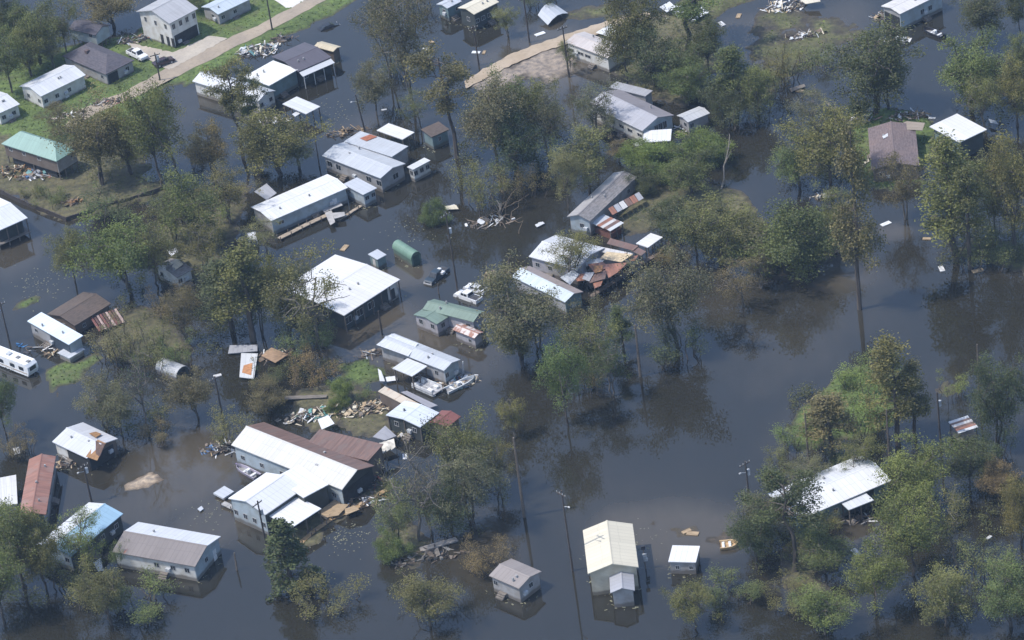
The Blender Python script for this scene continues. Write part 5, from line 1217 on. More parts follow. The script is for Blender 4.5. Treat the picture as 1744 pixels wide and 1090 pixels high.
rt, fr = house('red_roofed_shed', 'shed with a faded red roof, half under the trees by the ribbed roof house', 'shed', '23', (1085, 275), (955, 262), (1195, 222), 2.9, 'gable', .5, 'ac', roofm('faded_red_roof', (.20, .075, .06), rust=.3, grime=.4), None, W_BROWN, wins=(1, 1))
pile('white and dark goods under the ribbed roof house', '23', 920, 320, 3.6, 1.0, 30, DARKS + WHITES, 89)
tag(sheet(None, '23', [(825, 70), (860, 62), (1035, 145), (990, 160)], .8, roofm('ramp_metal', (.30, .30, .33)), 'metal_ramp', .1), 'grey metal ramp beside the pontoon boat', 'ramp')
tag(sheet(None, '23', [(665, 325), (738, 272), (800, 320), (735, 345)], 2.2, roofm('grey_peak', (.28, .28, .30)), 'fallen_roof', .08, (0, .4, 0, 0)), 'grey peaked roof fragment beside the torn cream canopy', 'roof slab')
tag(sheet(None, '23', [(930, 955), (1135, 895), (1152, 915), (940, 980)], .45, wood('pier_grey', (.33, .30, .27)), 'drifting_dock', .25), 'drifting grey dock section below the bare grey tree', 'dock')
pile('driftwood and branches massed below the bare grey tree', '23', 960, 1010, 6.0, 1.2, 44, [POST, DECK, wood('drift_grey', (.3, .28, .25))], 91)

# ---- bottom centre
rt, fr = house('cream_barn', 'cream metal barn with a plain gabled roof, beside the twin lamp pole', 'barn', '33', (432, 1105), (385, 860), (722, 1075), 4.6, 'gable', 1.3, 'ab', CREAM, CREAM, siding('cream_siding', (.5, .46, .36)), wins=(2, 0))
house('low_shed', 'low grey roofed lean-to in front of the cream barn', 'shed', '33', (560, 1215), (555, 1120), (700, 1200), 3.2, 'gable', .7, 'ab', GREYM, None, W_GREY, wins=(1, 1))
house('shed', 'little shed with a dazzling white roof, right of the cream barn', 'shed', '33', (890, 1036), (1046, 1046), (906, 950), 2.5, 'shed', .25, 'ab', BRWHITE, None, W_GREY, W_GREY, wins=(2, 1), ws=(.7, .8), inset=.2)
boat('little tan boat drifting, right of the white roofed shed', '33', (1190, 955), (1285, 945), ('boat_tan', (.50, .36, .20)), w=2.2, motor=False, console=False, inner=plain('tan_inside', (.42, .28, .15)))
o = thing_at('meter_pedestal', 'short grey service post with meter boxes, between the barn and the white shed', 'service post', '33', 762, 1075)
b_ = at('33', 762, 1075); m = MB(); m.tube([(b_[0], b_[1], -.6), (b_[0], b_[1], 4.2)], [.1, .08], 6); m.build('post', POST, o)
for k, z_ in enumerate((3.9, 2.4, 1.6)): m = MB(); m.box(b_[0] - .35 + .1 * k, b_[0] + .3 + .1 * k, b_[1] - .3, b_[1] - .08, z_, z_ + .6); m.build('meter_box', [plain('dark_scrap', (.03, .03, .035)), GALV, GALV][k], o)
rt, fr = house('flat_house', 'grey brown roofed house at the bottom edge, left of the cream barn', 'house', '33', (40, 1190), (-150, 1130), (185, 1100), 3.2, 'gable', .6, 'ab', roofm('mud_grey_roof', (.27, .24, .225), grime=.4), None, W_GREY, wins=(3, 1))

# ---- vehicles
vehicle('white pickup truck parked on the grass beside the dark slate house', 'pickup', '11', (750, 322), (825, 358), ('pickup_white', (.7, .71, .72)), 'pickup_truck', 'pickup truck')
vehicle('dark purple car parked at the roadside, under the utility pole', 'car', '11', (905, 392), (972, 368), ('car_plum', (.045, .03, .04)), 'parked_car', 'car')
vehicle('dark blue pickup truck standing in the flood by the green arched shed', 'pickup', '22', (1082, 458), (980, 540), ('pickup_navy', (.035, .05, .065)), 'pickup_truck', 'pickup truck')
for k, (dx, dy) in enumerate(((1062, 468), (1042, 452))):
    p = at('22', dx, dy, 1.1); m = MB(); m.box(-.42, .42, -.35, .35, 0, .4); o = m.build('cooler_box', TRIM); o.location = (p[0], p[1], .79); o.rotation_euler.z = .9; tag(o, ('white box at the tailgate of the dark blue pickup bed', 'white box nearer the cab in the dark blue pickup bed')[k], 'box', 'white boxes in the bed of the dark blue pickup')
vehicle('white pickup truck in the flood, nearest the sage green cottage', 'pickup', '22', (1255, 632), (1165, 600), ('pickup_ivory', (.66, .67, .68)), 'pickup_truck', 'pickup truck', .45)
vehicle('white car in the flood behind the white pickup near the sage cottage', 'car', '22', (1300, 585), (1210, 558), ('car_white', (.7, .71, .73)), 'parked_car', 'car', .3)
vehicle('dark van with a white roof, nose up to the white long house', 'van', '12', (1452, 345), (1430, 245), ('van_dark', (.045, .05, .055)), 'parked_van', 'van')
vehicle('sunken black car with only its roof above the far flood', 'car', '21', (380, 165), (450, 140), ('car_black', (.02, .02, .022)), 'sunken_car', 'car', .75)
pile('roadside heap of white boards and red scraps across from the cottage', '11', 640, 595, 3.6, 1.0, 34, WOODS + [plain('red_scrap', (.25, .07, .06))], 95)
pile('pale furniture and boards heaped at the left end of the asphalt road', '11', 420, 670, 4.4, 1.0, 34, WHITES + WOODS, 96)
pile('boats and lawn furniture dumped beside the two storey house', '11', 785, 235, 4.2, 1.3, 34, WHITES + MIXED, 97)
pile('heap of white tarps, teal tubs and cream scraps below the road', '21', 30, 290, 5.2, 1.9, 60, WHITES + [CREAM, plain('teal_scrap', (.15, .3, .3))], 98, hgt=1.6)
pile('dark clutter heaped by the heap of white tarps', '21', 150, 225, 2.4, .8, 18, DARKS, 99)
pile('tan plywood wreck leaning out of the teal roofed house yard', '11', 60, 1000, 4.6, 1.4, 34, [PLY, ORANGEW, CREAM, DECK], 101, hgt=1.8)
pile('dark furniture strewn under the teal roofed house', '11', 220, 1010, 4.4, 1.2, 44, DARKS + MIXED, 102)
pile('orange planks at the corner of the bulkhead', '12', 420, 85, 2.0, .7, 14, [ORANGEW, PLY], 103)
pile('white junk by the shore below the lone carport', '21', 110, 690, 3.0, .9, 24, WHITES, 104)
pile('splintered fence and poles behind the lattice trailer', '21', 520, 755, 4.0, 1.0, 24, [DECK, PLY, POST], 105)
pile('white floats and boards around the roots of the fallen tree', '32', -130, 190, 4.5, 1.5, 24, WHITES + WOODS, 106)
pile('tan plank islet beneath the low fallen bough by the dense round bush', '42', 355, 370, 1.8, .6, 12, [PLY, plain('pink_plank', (.5, .35, .28))], 107)
pile('white scraps on the shore behind the dense round bush', '42', 290, 45, 1.8, .7, 12, WHITES, 108)
r_ = random.Random(17)
WHERE = ['in the far flood right of the very tall twisted tree', 'in the far flood closest to the twisted tree', 'on the far water left of the top utility pole', 'on the far water right of the top utility pole', 'in the channel mouth behind the crumpled roof', 'in the channel, farther out from the crumpled roof', 'on the mud inside the dirt track bend', 'in open water below the mauve house, upper one', 'in open water below the yellow olive cypress', 'at the waterline left of the twin cypress reflections', 'right of the twin cypress reflections', 'between the brown reflections and the right hand cypress', 'in the shallows above the white roofed shed, left one', 'in the shallows above the white roofed shed, right one', 'left of the pale blue end wall', 'above the left corner of the large square house', 'in the brown brush above the rusty red roof', 'at lower right among the pale brush', 'at the foot of the large rusty house gable trees', 'in the narrow channel under the quonset shed', 'beside the shore of the far spit', 'on the outer end of the wooded tongue', 'between the mauve house and the white boathouse', 'near the low bush by the uprooted tree', 'behind the pale grey shed of the double wide', 'on the water between the carport and the lamp pole', 'at the bottom under the long white house']
for k, (t, x, y) in enumerate([('21', 968, 280), ('21', 1000, 240), ('21', 1255, 300), ('21', 1300, 300), ('31', 1195, 138), ('31', 1292, 92), ('31', 160, 195), ('42', 672, 195), ('42', 955, 160), ('42', 990, 452), ('42', 1195, 462), ('42', 905, 280), ('33', 995, 866), ('33', 1030, 878), ('32', 160, 195), ('22', 505, 332),
                  ('13', 95, 408), ('43', 1260, 900), ('23', 850, 440), ('12', 1240, 1060), ('41', 420, 300), ('41', 180, 520), ('41', 935, 675), ('22', 1115, 95), ('31', 1035, 510), ('21', 730, 628), ('43', 500, 985)]):
    p = at(t, x, y); m = MB(); s = r_.uniform(.5, 1.1); m.box(-s, s, -s * .5, s * .5, -.05, .12); o = m.build('floating_board', r_.choice(WHITES[:2] + [PLY])); o.location = (p[0], p[1], max(0, land_z(p[0], p[1])) + .03); o.rotation_euler.z = r_.uniform(0, 3)
    tag(o, 'small pale board afloat ' + WHERE[k], 'board', 'pale boards floating loose on the flood')
tag(sheet(None, '22', [(1075, 92), (1140, 85), (1155, 108), (1085, 112)], .5, CREAM, 'loose_sheet', .1), 'cream sheet lying by the low bush next to the fallen tree', 'metal sheet')
tag(sheet(None, '32', [(130, 198), (175, 180), (186, 190), (142, 212)], .4, WHITE, 'loose_sheet', .08), 'white sheet floating left of the pale blue end wall', 'metal sheet')
tag(sheet(None, '41', [(120, 505), (205, 478), (215, 492), (135, 522)], .4, DECK, 'loose_sheet', .12), 'grey panel on the shore of the wooded tongue', 'panel')
tag(sheet(None, '31', [(965, 505), (1065, 497), (1075, 522), (975, 528)], .7, CREAM, 'loose_sheet', .12), 'tan panel in the brush behind the grey double wide', 'panel')

# ---- poles
pole('utility pole with a transformer beside the driveway of the two storey house', '11', 915, 470, 300, heading=.3)
pole('utility pole on the far verge above the white concrete slab', '21', 95, 182, -20, can=False, heading=.3)
pole('leaning utility pole with a lamp left of the small round tree', '21', 620, 745, 535, can=False, lean=.08, lamp=True, arm=False)
pole('utility pole in the flood above the bend of the dirt track', '21', 1270, 372, 145, can=False, heading=.4)
pole('utility pole left of the curved floating roof', '31', 100, 242, -20, can=False, heading=.4)
pole('thin utility pole on the muddy inside of the dirt track', '31', 325, 440, 148, can=False, heading=.4)
pole('tall utility pole with a transformer behind the dark blue pickup', '22', 1152, 590, 130, heading=.7)
pole('utility pole with a lamp between the damaged house and the blue roof', '13', 522, 695, 480, lamp=True, heading=.7)
pole('utility pole in front of the boathouse gable', '23', 72, 1015, 690, heading=.8)
pole('twin lamp utility pole beside the cream barn', '33', 346, 1088, 630, lamp=True, can=False, heading=2.2)
pole('utility pole with a transformer in open water at lower right', '33', 1362, 775, 465, lamp=True, heading=.6)
pole('tall utility pole behind the tiny stilt hut', '43', 986, 392, 70, can=True, arm=False)
pole('utility pole on the left edge above the mobile home', '12', 52, 862, 640, lamp=True, can=False)
pole('thin service pole in front of the large square house', '22', 720, 826, 690, arm=False, can=False)
pole('service pole behind the arched quonset shed', '13', 1270, 215, -20, arm=True, can=False)
stake('thin post at the bow of the sage green cottage', '22', 1040, 592, 535)
stake('thin post standing in the flood right of the tall transformer pole', '22', 1315, 460, 410)
stake('bare post beside the long lattice trailer', '21', 360, 945, 755, .16)
stake('thin dead trunk rising from the grassy islet', '43', 232, 480, 190, .2, 'dead_trunk', 'dead tree')
stake('thin dead trunk beside the small pale cypress', '32', 732, 1062, 770, .28, 'dead_trunk', 'dead tree')
stake('vine wrapped dead trunk left of the twin lamp pole', '33', 70, 782, 330, .3, 'dead_trunk', 'dead tree')
stake('bare grey trunk between the islet cypress and the stilt hut', '43', 690, 440, 170, .2, 'dead_trunk', 'dead tree')
stake('broken stub pole beside the brown and white roofed house', '13', 1350, 1085, 985, .2)
stake('thin dead trunk at the top of the right edge islet', '42', 1205, 1180, 880, .22, 'dead_trunk', 'dead tree')
def deadlean(label, t, base, tip, ztip, r=.2, name='leaning_trunk'):
    a, b = at(t, *base, -.3), at(t, *tip, ztip); o = root(name, label, 'dead tree', (a[0], a[1], 0)); rr = np.random.default_rng(len(label))
    m = MB(); pts = limb(m, rr, a, b, r, r * .35, .06, 5, 6); m.build('trunk', wood('bleached_trunk', (.27, .24, .20)), o)
    for k in range(5):
        s = pts[2 + k % 3]; d = (b - a) * .28 + rr.normal(size=3) * 1.0; m = MB(); limb(m, rr, s, s + d * .7, r * .25, .02, .15, 3, 4); m.build('branch', wood('bleached_trunk', (.27, .24, .20)), o)
    return o
deadlean('pale dead trunk leaning over the channel beside the bright bush mass', '31', (1188, 1095), (1240, 762), 7.5)
deadlean('pale dead trunk leaning across the big dark broadleaf', '32', (1226, 432), (1148, 212), 5.5)
deadlean('fallen grey trunk lying towards the mauve shingled house', '41', (470, 712), (325, 575), 1.6, .34, 'fallen_tree')
o = deadlean('uprooted tree with a splay of pale roots, right of the low bush', '22', (1400, 205), (1372, 60), 1.2, .3, 'fallen_tree')
rr = np.random.default_rng(4)
for k in range(26):
    b_ = at('22', 1395 + rr.normal() * 55, 150 + rr.normal() * 45); m = MB(); e = b_ + np.array([rr.normal() * 2.2, rr.normal() * 2.6, rr.uniform(.5, 3.2)]); limb(m, rr, b_ - (0, 0, .3), e, .09, .025, .2, 3, 4); m.build('root', wood('pale_root', (.25, .195, .14)), o)

# ------------------------------------------------------------------ trees, bushes: kind, tint, tile, foot x, foot y, top y, crown width, label
for a in [
 # top left woods
 ('broadleaf', 'dark', '11', 30, 270, -60, 230, 'dark broadleaf tree in the top left corner of the woods'),
 ('broadleaf', 'dark', '11', 120, 300, 20, 190, 'dark green tree beside the darkest tree in the corner woods'),
 ('broadleaf', 'olive', '11', 235, 370, 30, 260, 'olive broadleaf tree between the corner woods and the slate house'),
 ('open', 'olive', '11', 375, 310, 15, 200, 'thin olive tree with its trunk showing, behind the slate house'),
 ('broadleaf', 'green', '11', 70, 540, 180, 260, 'green tree crowding the left side of the white gabled cottage'),
 ('broadleaf', 'olive', '11', 190, 440, 160, 200, 'olive tree rising behind the roof of the white gabled cottage'),
 ('open', 'grey', '11', 310, 400, 190, 160, 'grey thinned tree at the left corner of the slate roof'),
 ('broadleaf', 'brown', '11', 650, 150, -120, 330, 'brownish tree spreading behind the house with the purple grey roof'),
 ('broadleaf', 'green', '11', 1120, 70, -50, 160, 'green tree squeezed between the two storey house and the blue grey bungalow'),
 ('open', 'brown', '11', 335, 770, 590, 170, 'small thin brown tree by the teal roof and the end of the road'),
 ('broadleaf', 'brown', '11', 580, 1075, 620, 400, 'big olive brown tree standing right of the teal roof'),
 ('broadleaf', 'olive', '11', 930, 1085, 490, 330, 'tall olive tree with a long trunk, in the grove below the road'),
 ('open', 'olive', '11', 1040, 1005, 540, 290, 'leaning olive tree, rightmost trunk of the grove below the road'),
 ('broadleaf', 'olive', '11', 760, 1000, 600, 260, 'leafy olive tree in the middle of the grove below the road'),
 ('broadleaf', 'rust', '11', 1235, 1000, 715, 210, 'small rusty orange tree under the tall pine by the road'),
 ('pine', 'olive', '11', 1385, 870, 345, 260, 'tall pine rising over the long white house by the road'),
 ('pine', 'green', '11', 1452, 815, 470, 190, 'shorter dark pine at the right shoulder of the tall roadside pine'),
 ('scrub', 'olive', '11', 1150, 900, 760, 180, 'low dark scrub at the foot of the rusty orange tree'),
 ('scrub', 'dark', '12', 690, 150, -20, 420, 'dark scrub filling the shade along the bulkhead'),
 ('scrub', 'green', '12', 300, 90, 10, 200, 'low green garden bush inside the bulkhead corner'),
 ('scrub', 'olive', '12', 200, 40, -20, 130, 'small bush on the bulkhead, left of the garden bush'),
 # left middle
 ('broadleaf', 'olive', '12', 430, 550, 235, 190, 'lone small tree in open water above the brown cabin'),
 ('broadleaf', 'bright', '12', 760, 600, 200, 420, 'big bright green spreading tree above the brown cabin'),
 ('broadleaf', 'olive', '12', 900, 560, 260, 260, 'olive tree crowding the right side of the big bright tree'),
 ('broadleaf', 'green', '12', 1140, 330, -90, 330, 'green tree between the bulkhead and the wrecked cottage'),
 ('open', 'olive', '12', 1310, 190, -110, 280, 'open olive tree at the left gable of the white long house'),
 ('open', 'green', '12', 1000, 300, 40, 240, 'thin green tree over the channel right of the bulkhead'),
 ('open', 'olive', '12', 1170, 500, 190, 260, 'thin branched tree just right of the wrecked cottage'),
 ('cypress', 'olive', '12', 1440, 860, 300, 300, 'tall dark olive cypress left of the large square house'),
 ('cypress', 'dark', '12', 1330, 800, 380, 240, 'dark cypress just left of the tall dark olive one'),
 ('broadleaf', 'dark', '22', 30, 830, 380, 210, 'dark tree in the shade left of the large square house'),
 ('open', 'brown', '12', 1090, 880, 560, 220, 'brownish thin tree over the narrow channel by the floating slabs'),
 ('scrub', 'brown', '12', 690, 960, 760, 300, 'brown scrub between the red striped porch and the blue white mobile home'),
 ('scrub', 'olive', '12', 870, 1010, 800, 300, 'olive scrub above the arched quonset shed'),
 ('scrub', 'green', '12', 1030, 990, 830, 220, 'green bush beside the narrow channel, right of the quonset shed'),
 ('scrub', 'brown', '12', 960, 700, 560, 260, 'tangled brush below the wrecked cottage'),
 ('open', 'pale', '22', 80, 375, 150, 210, 'pale thin tree with a white trunk, at the corner of the white long house'),
 # lower left
 ('open', 'grey', '13', 610, 290, -30, 240, 'grey green tree in the water above the damaged house'),
 ('broadleaf', 'grey', '13', 700, 330, 60, 200, 'dense grey tree at the elbow of the dead dark one'),
 ('bare', 'dark', '13', 850, 290, -150, 220, 'dark bare tree right of the grey green tree above the damaged house'),
 ('scrub', 'brown', '13', 900, 340, 240, 200, 'brown flooded brush at the foot of the dark bare tree'),
 ('broadleaf', 'brown', '13', 1140, 220, -40, 240, 'olive brown tree left of the service pole, above the sandbar'),
 ('broadleaf', 'dark', '13', 40, 330, 10, 230, 'dark tree at the left edge above the rusty red roof'),
 ('scrub', 'brown', '13', 120, 430, 300, 200, 'dead brown brush above the rusty red roof'),
 ('scrub', 'olive', '13', 1320, 340, 170, 280, 'olive brush at the far corner of the large rusty house'),
 ('broadleaf', 'green', '13', 130, 1180, 690, 340, 'big green tree at the lower left corner, before the rusty red roof'),
 ('broadleaf', 'olive', '13', 260, 1190, 770, 260, 'olive tree beside the big green tree at the lower left'),
 ('open', 'lime', '13', 480, 1085, 790, 270, 'bright green sapling in front of the blue roof'),
 ('scrub', 'green', '13', 650, 1060, 900, 190, 'green brush between the blue roof and the brown slope'),
 ('broadleaf', 'green', '13', 20, 1380, 1000, 300, 'green tree in the very bottom left corner'),
 ('scrub', 'olive', '13', 420, 1240, 1080, 420, 'olive thicket along the bottom below the bright sapling'),
 ('scrub', 'green', '13', 820, 1300, 1170, 420, 'green thicket along the bottom below the brown slope'),
 ('broadleaf', 'olive', '13', 640, 1400, 1110, 300, 'olive tree at the bottom, left of the thicket below the brown slope'),
 # top centre
 ('open', 'grey', '21', 905, 640, -140, 330, 'very tall twisted tree with a long leaning trunk, at the top'),
 ('open', 'grey', '21', 765, 440, -60, 270, 'thinner crooked tree left of the very tall twisted one'),
 ('scrub', 'dark', '21', 800, 430, 330, 150, 'dark drift brush caught at the foot of the crooked tree'),
 ('broadleaf', 'grey', '21', 690, 665, 380, 230, 'small round grey green tree above the lattice trailer'),
 ('pine', 'brown', '21', 1142, 900, 295, 310, 'tall brownish pine beside the pale teal shed'),
 ('open', 'olive', '21', 950, 730, 500, 170, 'thin low tree left of the tall brownish pine'),
 ('broadleaf', 'olive', '21', 150, 990, 630, 360, 'olive tree standing left of the lattice trailer'),
 ('open', 'pale', '21', 250, 960, 780, 200, 'pale thin tree between the olive tree and the bare post'),
 ('broadleaf', 'olive', '21', 20, 1010, 730, 180, 'tree at the left end of the bright white long house roof'),
 ('broadleaf', 'grey', '21', 1390, 1010, 450, 330, 'large grey olive tree in the wooded middle, right of the tall pine'),
 ('broadleaf', 'green', '31', 20, 900, 450, 240, 'green tree in the wooded middle, behind the large grey olive one'),
 ('broadleaf', 'olive', '31', 130, 850, 470, 260, 'olive tree at the right side of the wooded middle'),
 ('open', 'grey', '31', 220, 900, 510, 240, 'grey thin tree at the right fringe of the wooded middle'),
 ('broadleaf', 'dark', '31', 60, 1030, 640, 300, 'dark tree in the wooded middle, above the fallen roots'),
 ('scrub', 'olive', '22', 1300, 110, -170, 330, 'olive undergrowth around the uprooted tree'),
 ('scrub', 'brown', '31', 80, 1140, 980, 260, 'brown tangle right of the pale roots'),
 ('bush', 'green', '22', 1030, 190, 70, 150, 'low green bush in the water left of the uprooted tree'),
 ('open', 'yellow', '21', 1440, 210, 30, 150, 'yellowish small tree on the far water above the dirt track'),
 ('scrub', 'brown', '21', 960, 60, -60, 240, 'brown brush at the top edge beside the twisted tree'),
 ('scrub', 'dark', '31', 190, 40, -60, 220, 'dark brush at the top edge above the curved floating roof'),
 ('open', 'olive', '31', 320, 430, 240, 110, 'small sapling on the muddy inside of the dirt track'),
 # centre
 ('open', 'olive', '22', 345, 890, 320, 400, 'big olive tree overhanging the large square house roof'),
 ('broadleaf', 'olive', '22', 190, 860, 380, 250, 'olive tree left of the overhanging one at the square house'),
 ('scrub', 'dark', '22', 300, 910, 790, 330, 'dark drowned shrubs below the overhanging olive tree'),
 ('scrub', 'rust', '22', 330, 1100, 950, 280, 'rusty brown bush between the timber wreck and the grass yard'),
 ('scrub', 'dark', '22', 60, 1120, 1000, 210, 'dark brush below the tan timber wreck'),
 ('broadleaf', 'grey', '32', 65, 990, 470, 420, 'big grey green tree beside the sage green cottage'),
 ('open', 'pale', '32', 150, 900, 600, 260, 'pale open tree in front of the pale blue mobile home'),
 ('scrub', 'brown', '32', 380, 830, 650, 260, 'rusty water brush below the pale blue mobile home'),
 ('broadleaf', 'olive', '32', 60, 1010, 760, 280, 'low dark olive tree in front of the big grey green one'),
 # top, around the channel
 ('broadleaf', 'olive', '31', 740, 420, -110, 330, 'big olive tree above the grey double wide'),
 ('pine', 'green', '31', 995, 300, -130, 380, 'tall spreading pine in front of the crumpled roof at the top edge'),
 ('broadleaf', 'dark', '31', 830, 500, 170, 280, 'dark tree behind the grey double wide roof'),
 ('broadleaf', 'green', '31', 1010, 600, 380, 220, 'green tree at the right flank of the grey double wide'),
 ('broadleaf', 'dark', '31', 1120, 420, 120, 190, 'dark tree overhanging the channel below the crumpled roof'),
 ('broadleaf', 'green', '31', 1010, 480, 240, 240, 'green tree between the dark channel tree and the double wide'),
 ('broadleaf', 'olive', '31', 660, 460, 130, 230, 'olive tree at the right end of the pinkish trailer'),
 ('cypress', 'green', '31', 1280, 640, 270, 200, 'green feathery tree on the wooded tongue in the channel'),
 ('broadleaf', 'olive', '31', 1400, 660, 370, 220, 'olive tree at the tip of the wooded tongue'),
 ('broadleaf', 'dark', '31', 1200, 690, 470, 220, 'dark low tree on the near side of the wooded tongue'),
 ('scrub', 'dark', '31', 1300, 730, 580, 280, 'dark bank brush under the wooded tongue'),
 ('scrub', 'olive', '41', 60, 470, 290, 300, 'olive brush at the outer end of the wooded tongue'),
 ('scrub', 'green', '41', 290, 360, 270, 220, 'green bank brush along the far spit'),
 ('open', 'grey', '31', 490, 780, 480, 250, 'grey thin tree over the left end of the double wide roof'),
 ('scrub', 'brown', '31', 520, 760, 620, 150, 'brown scrub at the front corner of the double wide'),
 ('broadleaf', 'pale', '31', 440, 1120, 750, 270, 'pale feathery green tree below the double wide'),
 ('open', 'brown', '31', 610, 920, 800, 140, 'brown thinned tree before the double wide front wall'),
 ('bush', 'bright', '31', 890, 985, 820, 360, 'bright leafy thicket below the white porch roof of the double wide'),
 ('bush', 'bright', '31', 740, 960, 830, 230, 'bright bush left of the bright leafy thicket'),
 ('bush', 'bright', '31', 1080, 950, 740, 270, 'bright leafy bush on the channel bank by the dead trunk'),
 ('broadleaf', 'green', '31', 1030, 1100, 850, 290, 'green tree above the grass beside the shingled house'),
 ('bush', 'dark', '31', 760, 1090, 960, 210, 'dark round bush over the end of the grey brown shingles'),
 ('open', 'olive', '32', 390, 515, 250, 300, 'forked pale trunk tree in front of the white roofed house'),
 ('broadleaf', 'pale', '32', 330, 140, -210, 180, 'pale tree beside the pale blue end wall'),
 ('broadleaf', 'dark', '32', 900, 280, 50, 230, 'dark tree behind the pier shelter'),
 ('broadleaf', 'olive', '32', 1180, 420, 50, 360, 'big olive broadleaf with a dead trunk across it, on the wooded point'),
 ('broadleaf', 'dark', '32', 1060, 370, 120, 260, 'dark broadleaf left of the big one on the wooded point'),
 ('scrub', 'rust', '32', 920, 420, 330, 180, 'rusty brush at the tip of the long boardwalk'),
 ('broadleaf', 'grey', '32', 960, 900, 370, 400, 'large grey green many stemmed tree alone in open water'),
 ('scrub', 'dark', '32', 960, 960, 780, 330, 'dark drowned thicket at the foot of the many stemmed tree'),
 ('open', 'brown', '32', 1320, 660, 380, 240, 'brown bare looking tree right of the many stemmed tree'),
 ('open', 'grey', '32', 1420, 560, 330, 180, 'grey thin tree on the shore left of the dense round bush'),
 ('cypress', 'green', '32', 640, 930, 665, 130, 'small pale green cypress in open water'),
 ('open', 'olive', '32', 470, 1050, 740, 330, 'olive brown open tree below the small pale cypress'),
 ('broadleaf', 'green', '33', 320, 260, -190, 260, 'yellow green tree standing in the middle of the water, its reflection below'),
 ('open', 'dark', '33', 570, 90, -230, 260, 'dark thin tree right of the yellow green water tree'),
 ('scrub', 'brown', '33', 440, 60, -130, 240, 'brown brush between the two water trees'),
 ('bush', 'green', '42', 95, 450, 60, 480, 'dense round green bush on the point'),
 # right
 ('broadleaf', 'dark', '41', 600, 660, 150, 420, 'dark spreading tree on two trunks in the right hand channel'),
 ('broadleaf', 'dark', '41', 690, 620, 260, 230, 'dark leafy tree at the right shoulder of the spreading one'),
 ('broadleaf', 'dark', '41', 1230, 260, -40, 270, 'dark tree standing in the water below the top edge'),
 ('broadleaf', 'green', '41', 1160, 620, 210, 380, 'large green tree behind the dazzling white boathouse'),
 ('open', 'olive', '41', 1255, 760, 440, 250, 'thin tree in front of the dazzling white boathouse'),
 ('broadleaf', 'dark', '41', 1440, 220, -60, 150, 'dark tree in the upper right corner'),
 ('broadleaf', 'yellow', '41', 1430, 720, 340, 210, 'yellowish tree at the right edge behind the boathouse'),
 ('broadleaf', 'olive', '41', 1450, 420, 200, 160, 'olive tree at the right edge above the yellowish one'),
 ('open', 'grey', '41', 300, 740, 500, 230, 'grey tree around the fallen trunk, left of the mauve house'),
 ('broadleaf', 'olive', '41', 350, 1080, 640, 380, 'large olive tree left of the mauve shingled house'),
 ('broadleaf', 'green', '41', 190, 1060, 800, 250, 'green tree above the dense round bush'),
 ('broadleaf', 'dark', '41', 520, 700, 570, 130, 'small dark tree at the rear corner of the mauve house'),
 ('cypress', 'yellow', '42', 1080, 400, -290, 320, 'tall yellow olive cypress below the dazzling white boathouse'),
 ('cypress', 'olive', '42', 1152, 450, -150, 200, 'slimmer cypress just right of the tall yellow olive one'),
 ('broadleaf', 'yellow', '42', 1420, 350, -330, 260, 'golden green tree at the right edge over the marsh islet'),
 ('open', 'olive', '42', 1290, 300, -170, 210, 'open olive tree between the golden tree and the slim cypress'),
 ('open', 'brown', '42', 790, 170, -190, 250, 'purple brown tree overhanging the mauve shingled roof'),
 ('cypress', 'brown', '42', 520, 680, -330, 210, 'very tall narrow cypress reflected in the open water'),
 ('open', 'yellow', '42', 385, 330, -20, 200, 'yellow olive tree behind the very tall narrow cypress'),
 ('scrub', 'green', '42', 1240, 410, 240, 320, 'green marsh brush on the right hand islet'),
 ('scrub', 'dark', '42', 1420, 430, 320, 180, 'dark brush on the far right end of the islet'),
 # lower right
 ('scrub', 'bright', '42', 560, 1100, 970, 330, 'bright brush at the head of the grassy islet'),
 ('cypress', 'brown', '43', 372, 440, 100, 240, 'olive brown cypress on the grassy islet'),
 ('cypress', 'yellow', '43', 745, 365, -230, 260, 'pale cypress with an orange trunk, at the islet end'),
 ('cypress', 'brown', '43', 830, 300, -110, 170, 'smaller brown cypress right of the orange trunked one'),
 ('scrub', 'lime', '43', 230, 380, 230, 280, 'lime green brush on the islet shore'),
 ('scrub', 'lime', '43', 560, 290, 90, 300, 'lime green brush in the middle of the islet'),
 ('scrub', 'olive', '43', 90, 560, 400, 230, 'olive brush at the tail of the islet, by the long white house'),
 ('scrub', 'lime', '43', 1050, 90, -30, 190, 'lime green clump in the water near the tall pole'),
 ('scrub', 'dark', '43', 400, 470, 380, 190, 'dark drowned scrub under the islet cypress'),
 ('open', 'grey', '43', 250, 620, 450, 240, 'grey thin tree behind the long white roof'),
 ('broadleaf', 'dark', '43', 1300, 380, -130, 280, 'dark leafy tree right of the tiny stilt hut'),
 ('broadleaf', 'dark', '43', 1150, 640, 350, 270, 'dark tree below the tiny stilt hut'),
 ('scrub', 'dark', '43', 1310, 430, 280, 230, 'dark scrub at the waterline beside the stilt hut'),
 ('broadleaf', 'bright', '43', 880, 720, 340, 390, 'large bright green tree over the right end of the long white house'),
 ('broadleaf', 'bright', '43', 830, 1110, 660, 380, 'bright yellow green tree before the large bright one'),
 ('open', 'olive', '43', 1095, 1065, 620, 270, 'tall olive tree with bare pale trunks at lower right'),
 ('broadleaf', 'rust', '43', 1320, 690, 470, 200, 'rusty brown tree in the water at the right'),
 ('broadleaf', 'yellow', '43', 1440, 960, 560, 230, 'yellow olive tree at the right edge below the rusty one'),
 ('pine', 'dark', '43', 170, 1090, 570, 400, 'tall pine with tufted crown over the left end of the long white roof'),
 ('broadleaf', 'green', '43', 330, 1100, 860, 290, 'green tree under the tufted pine at the bottom'),
 ('broadleaf', 'dark', '33', 1400, 1090, 770, 260, 'dark tree beside the little tan boat'),
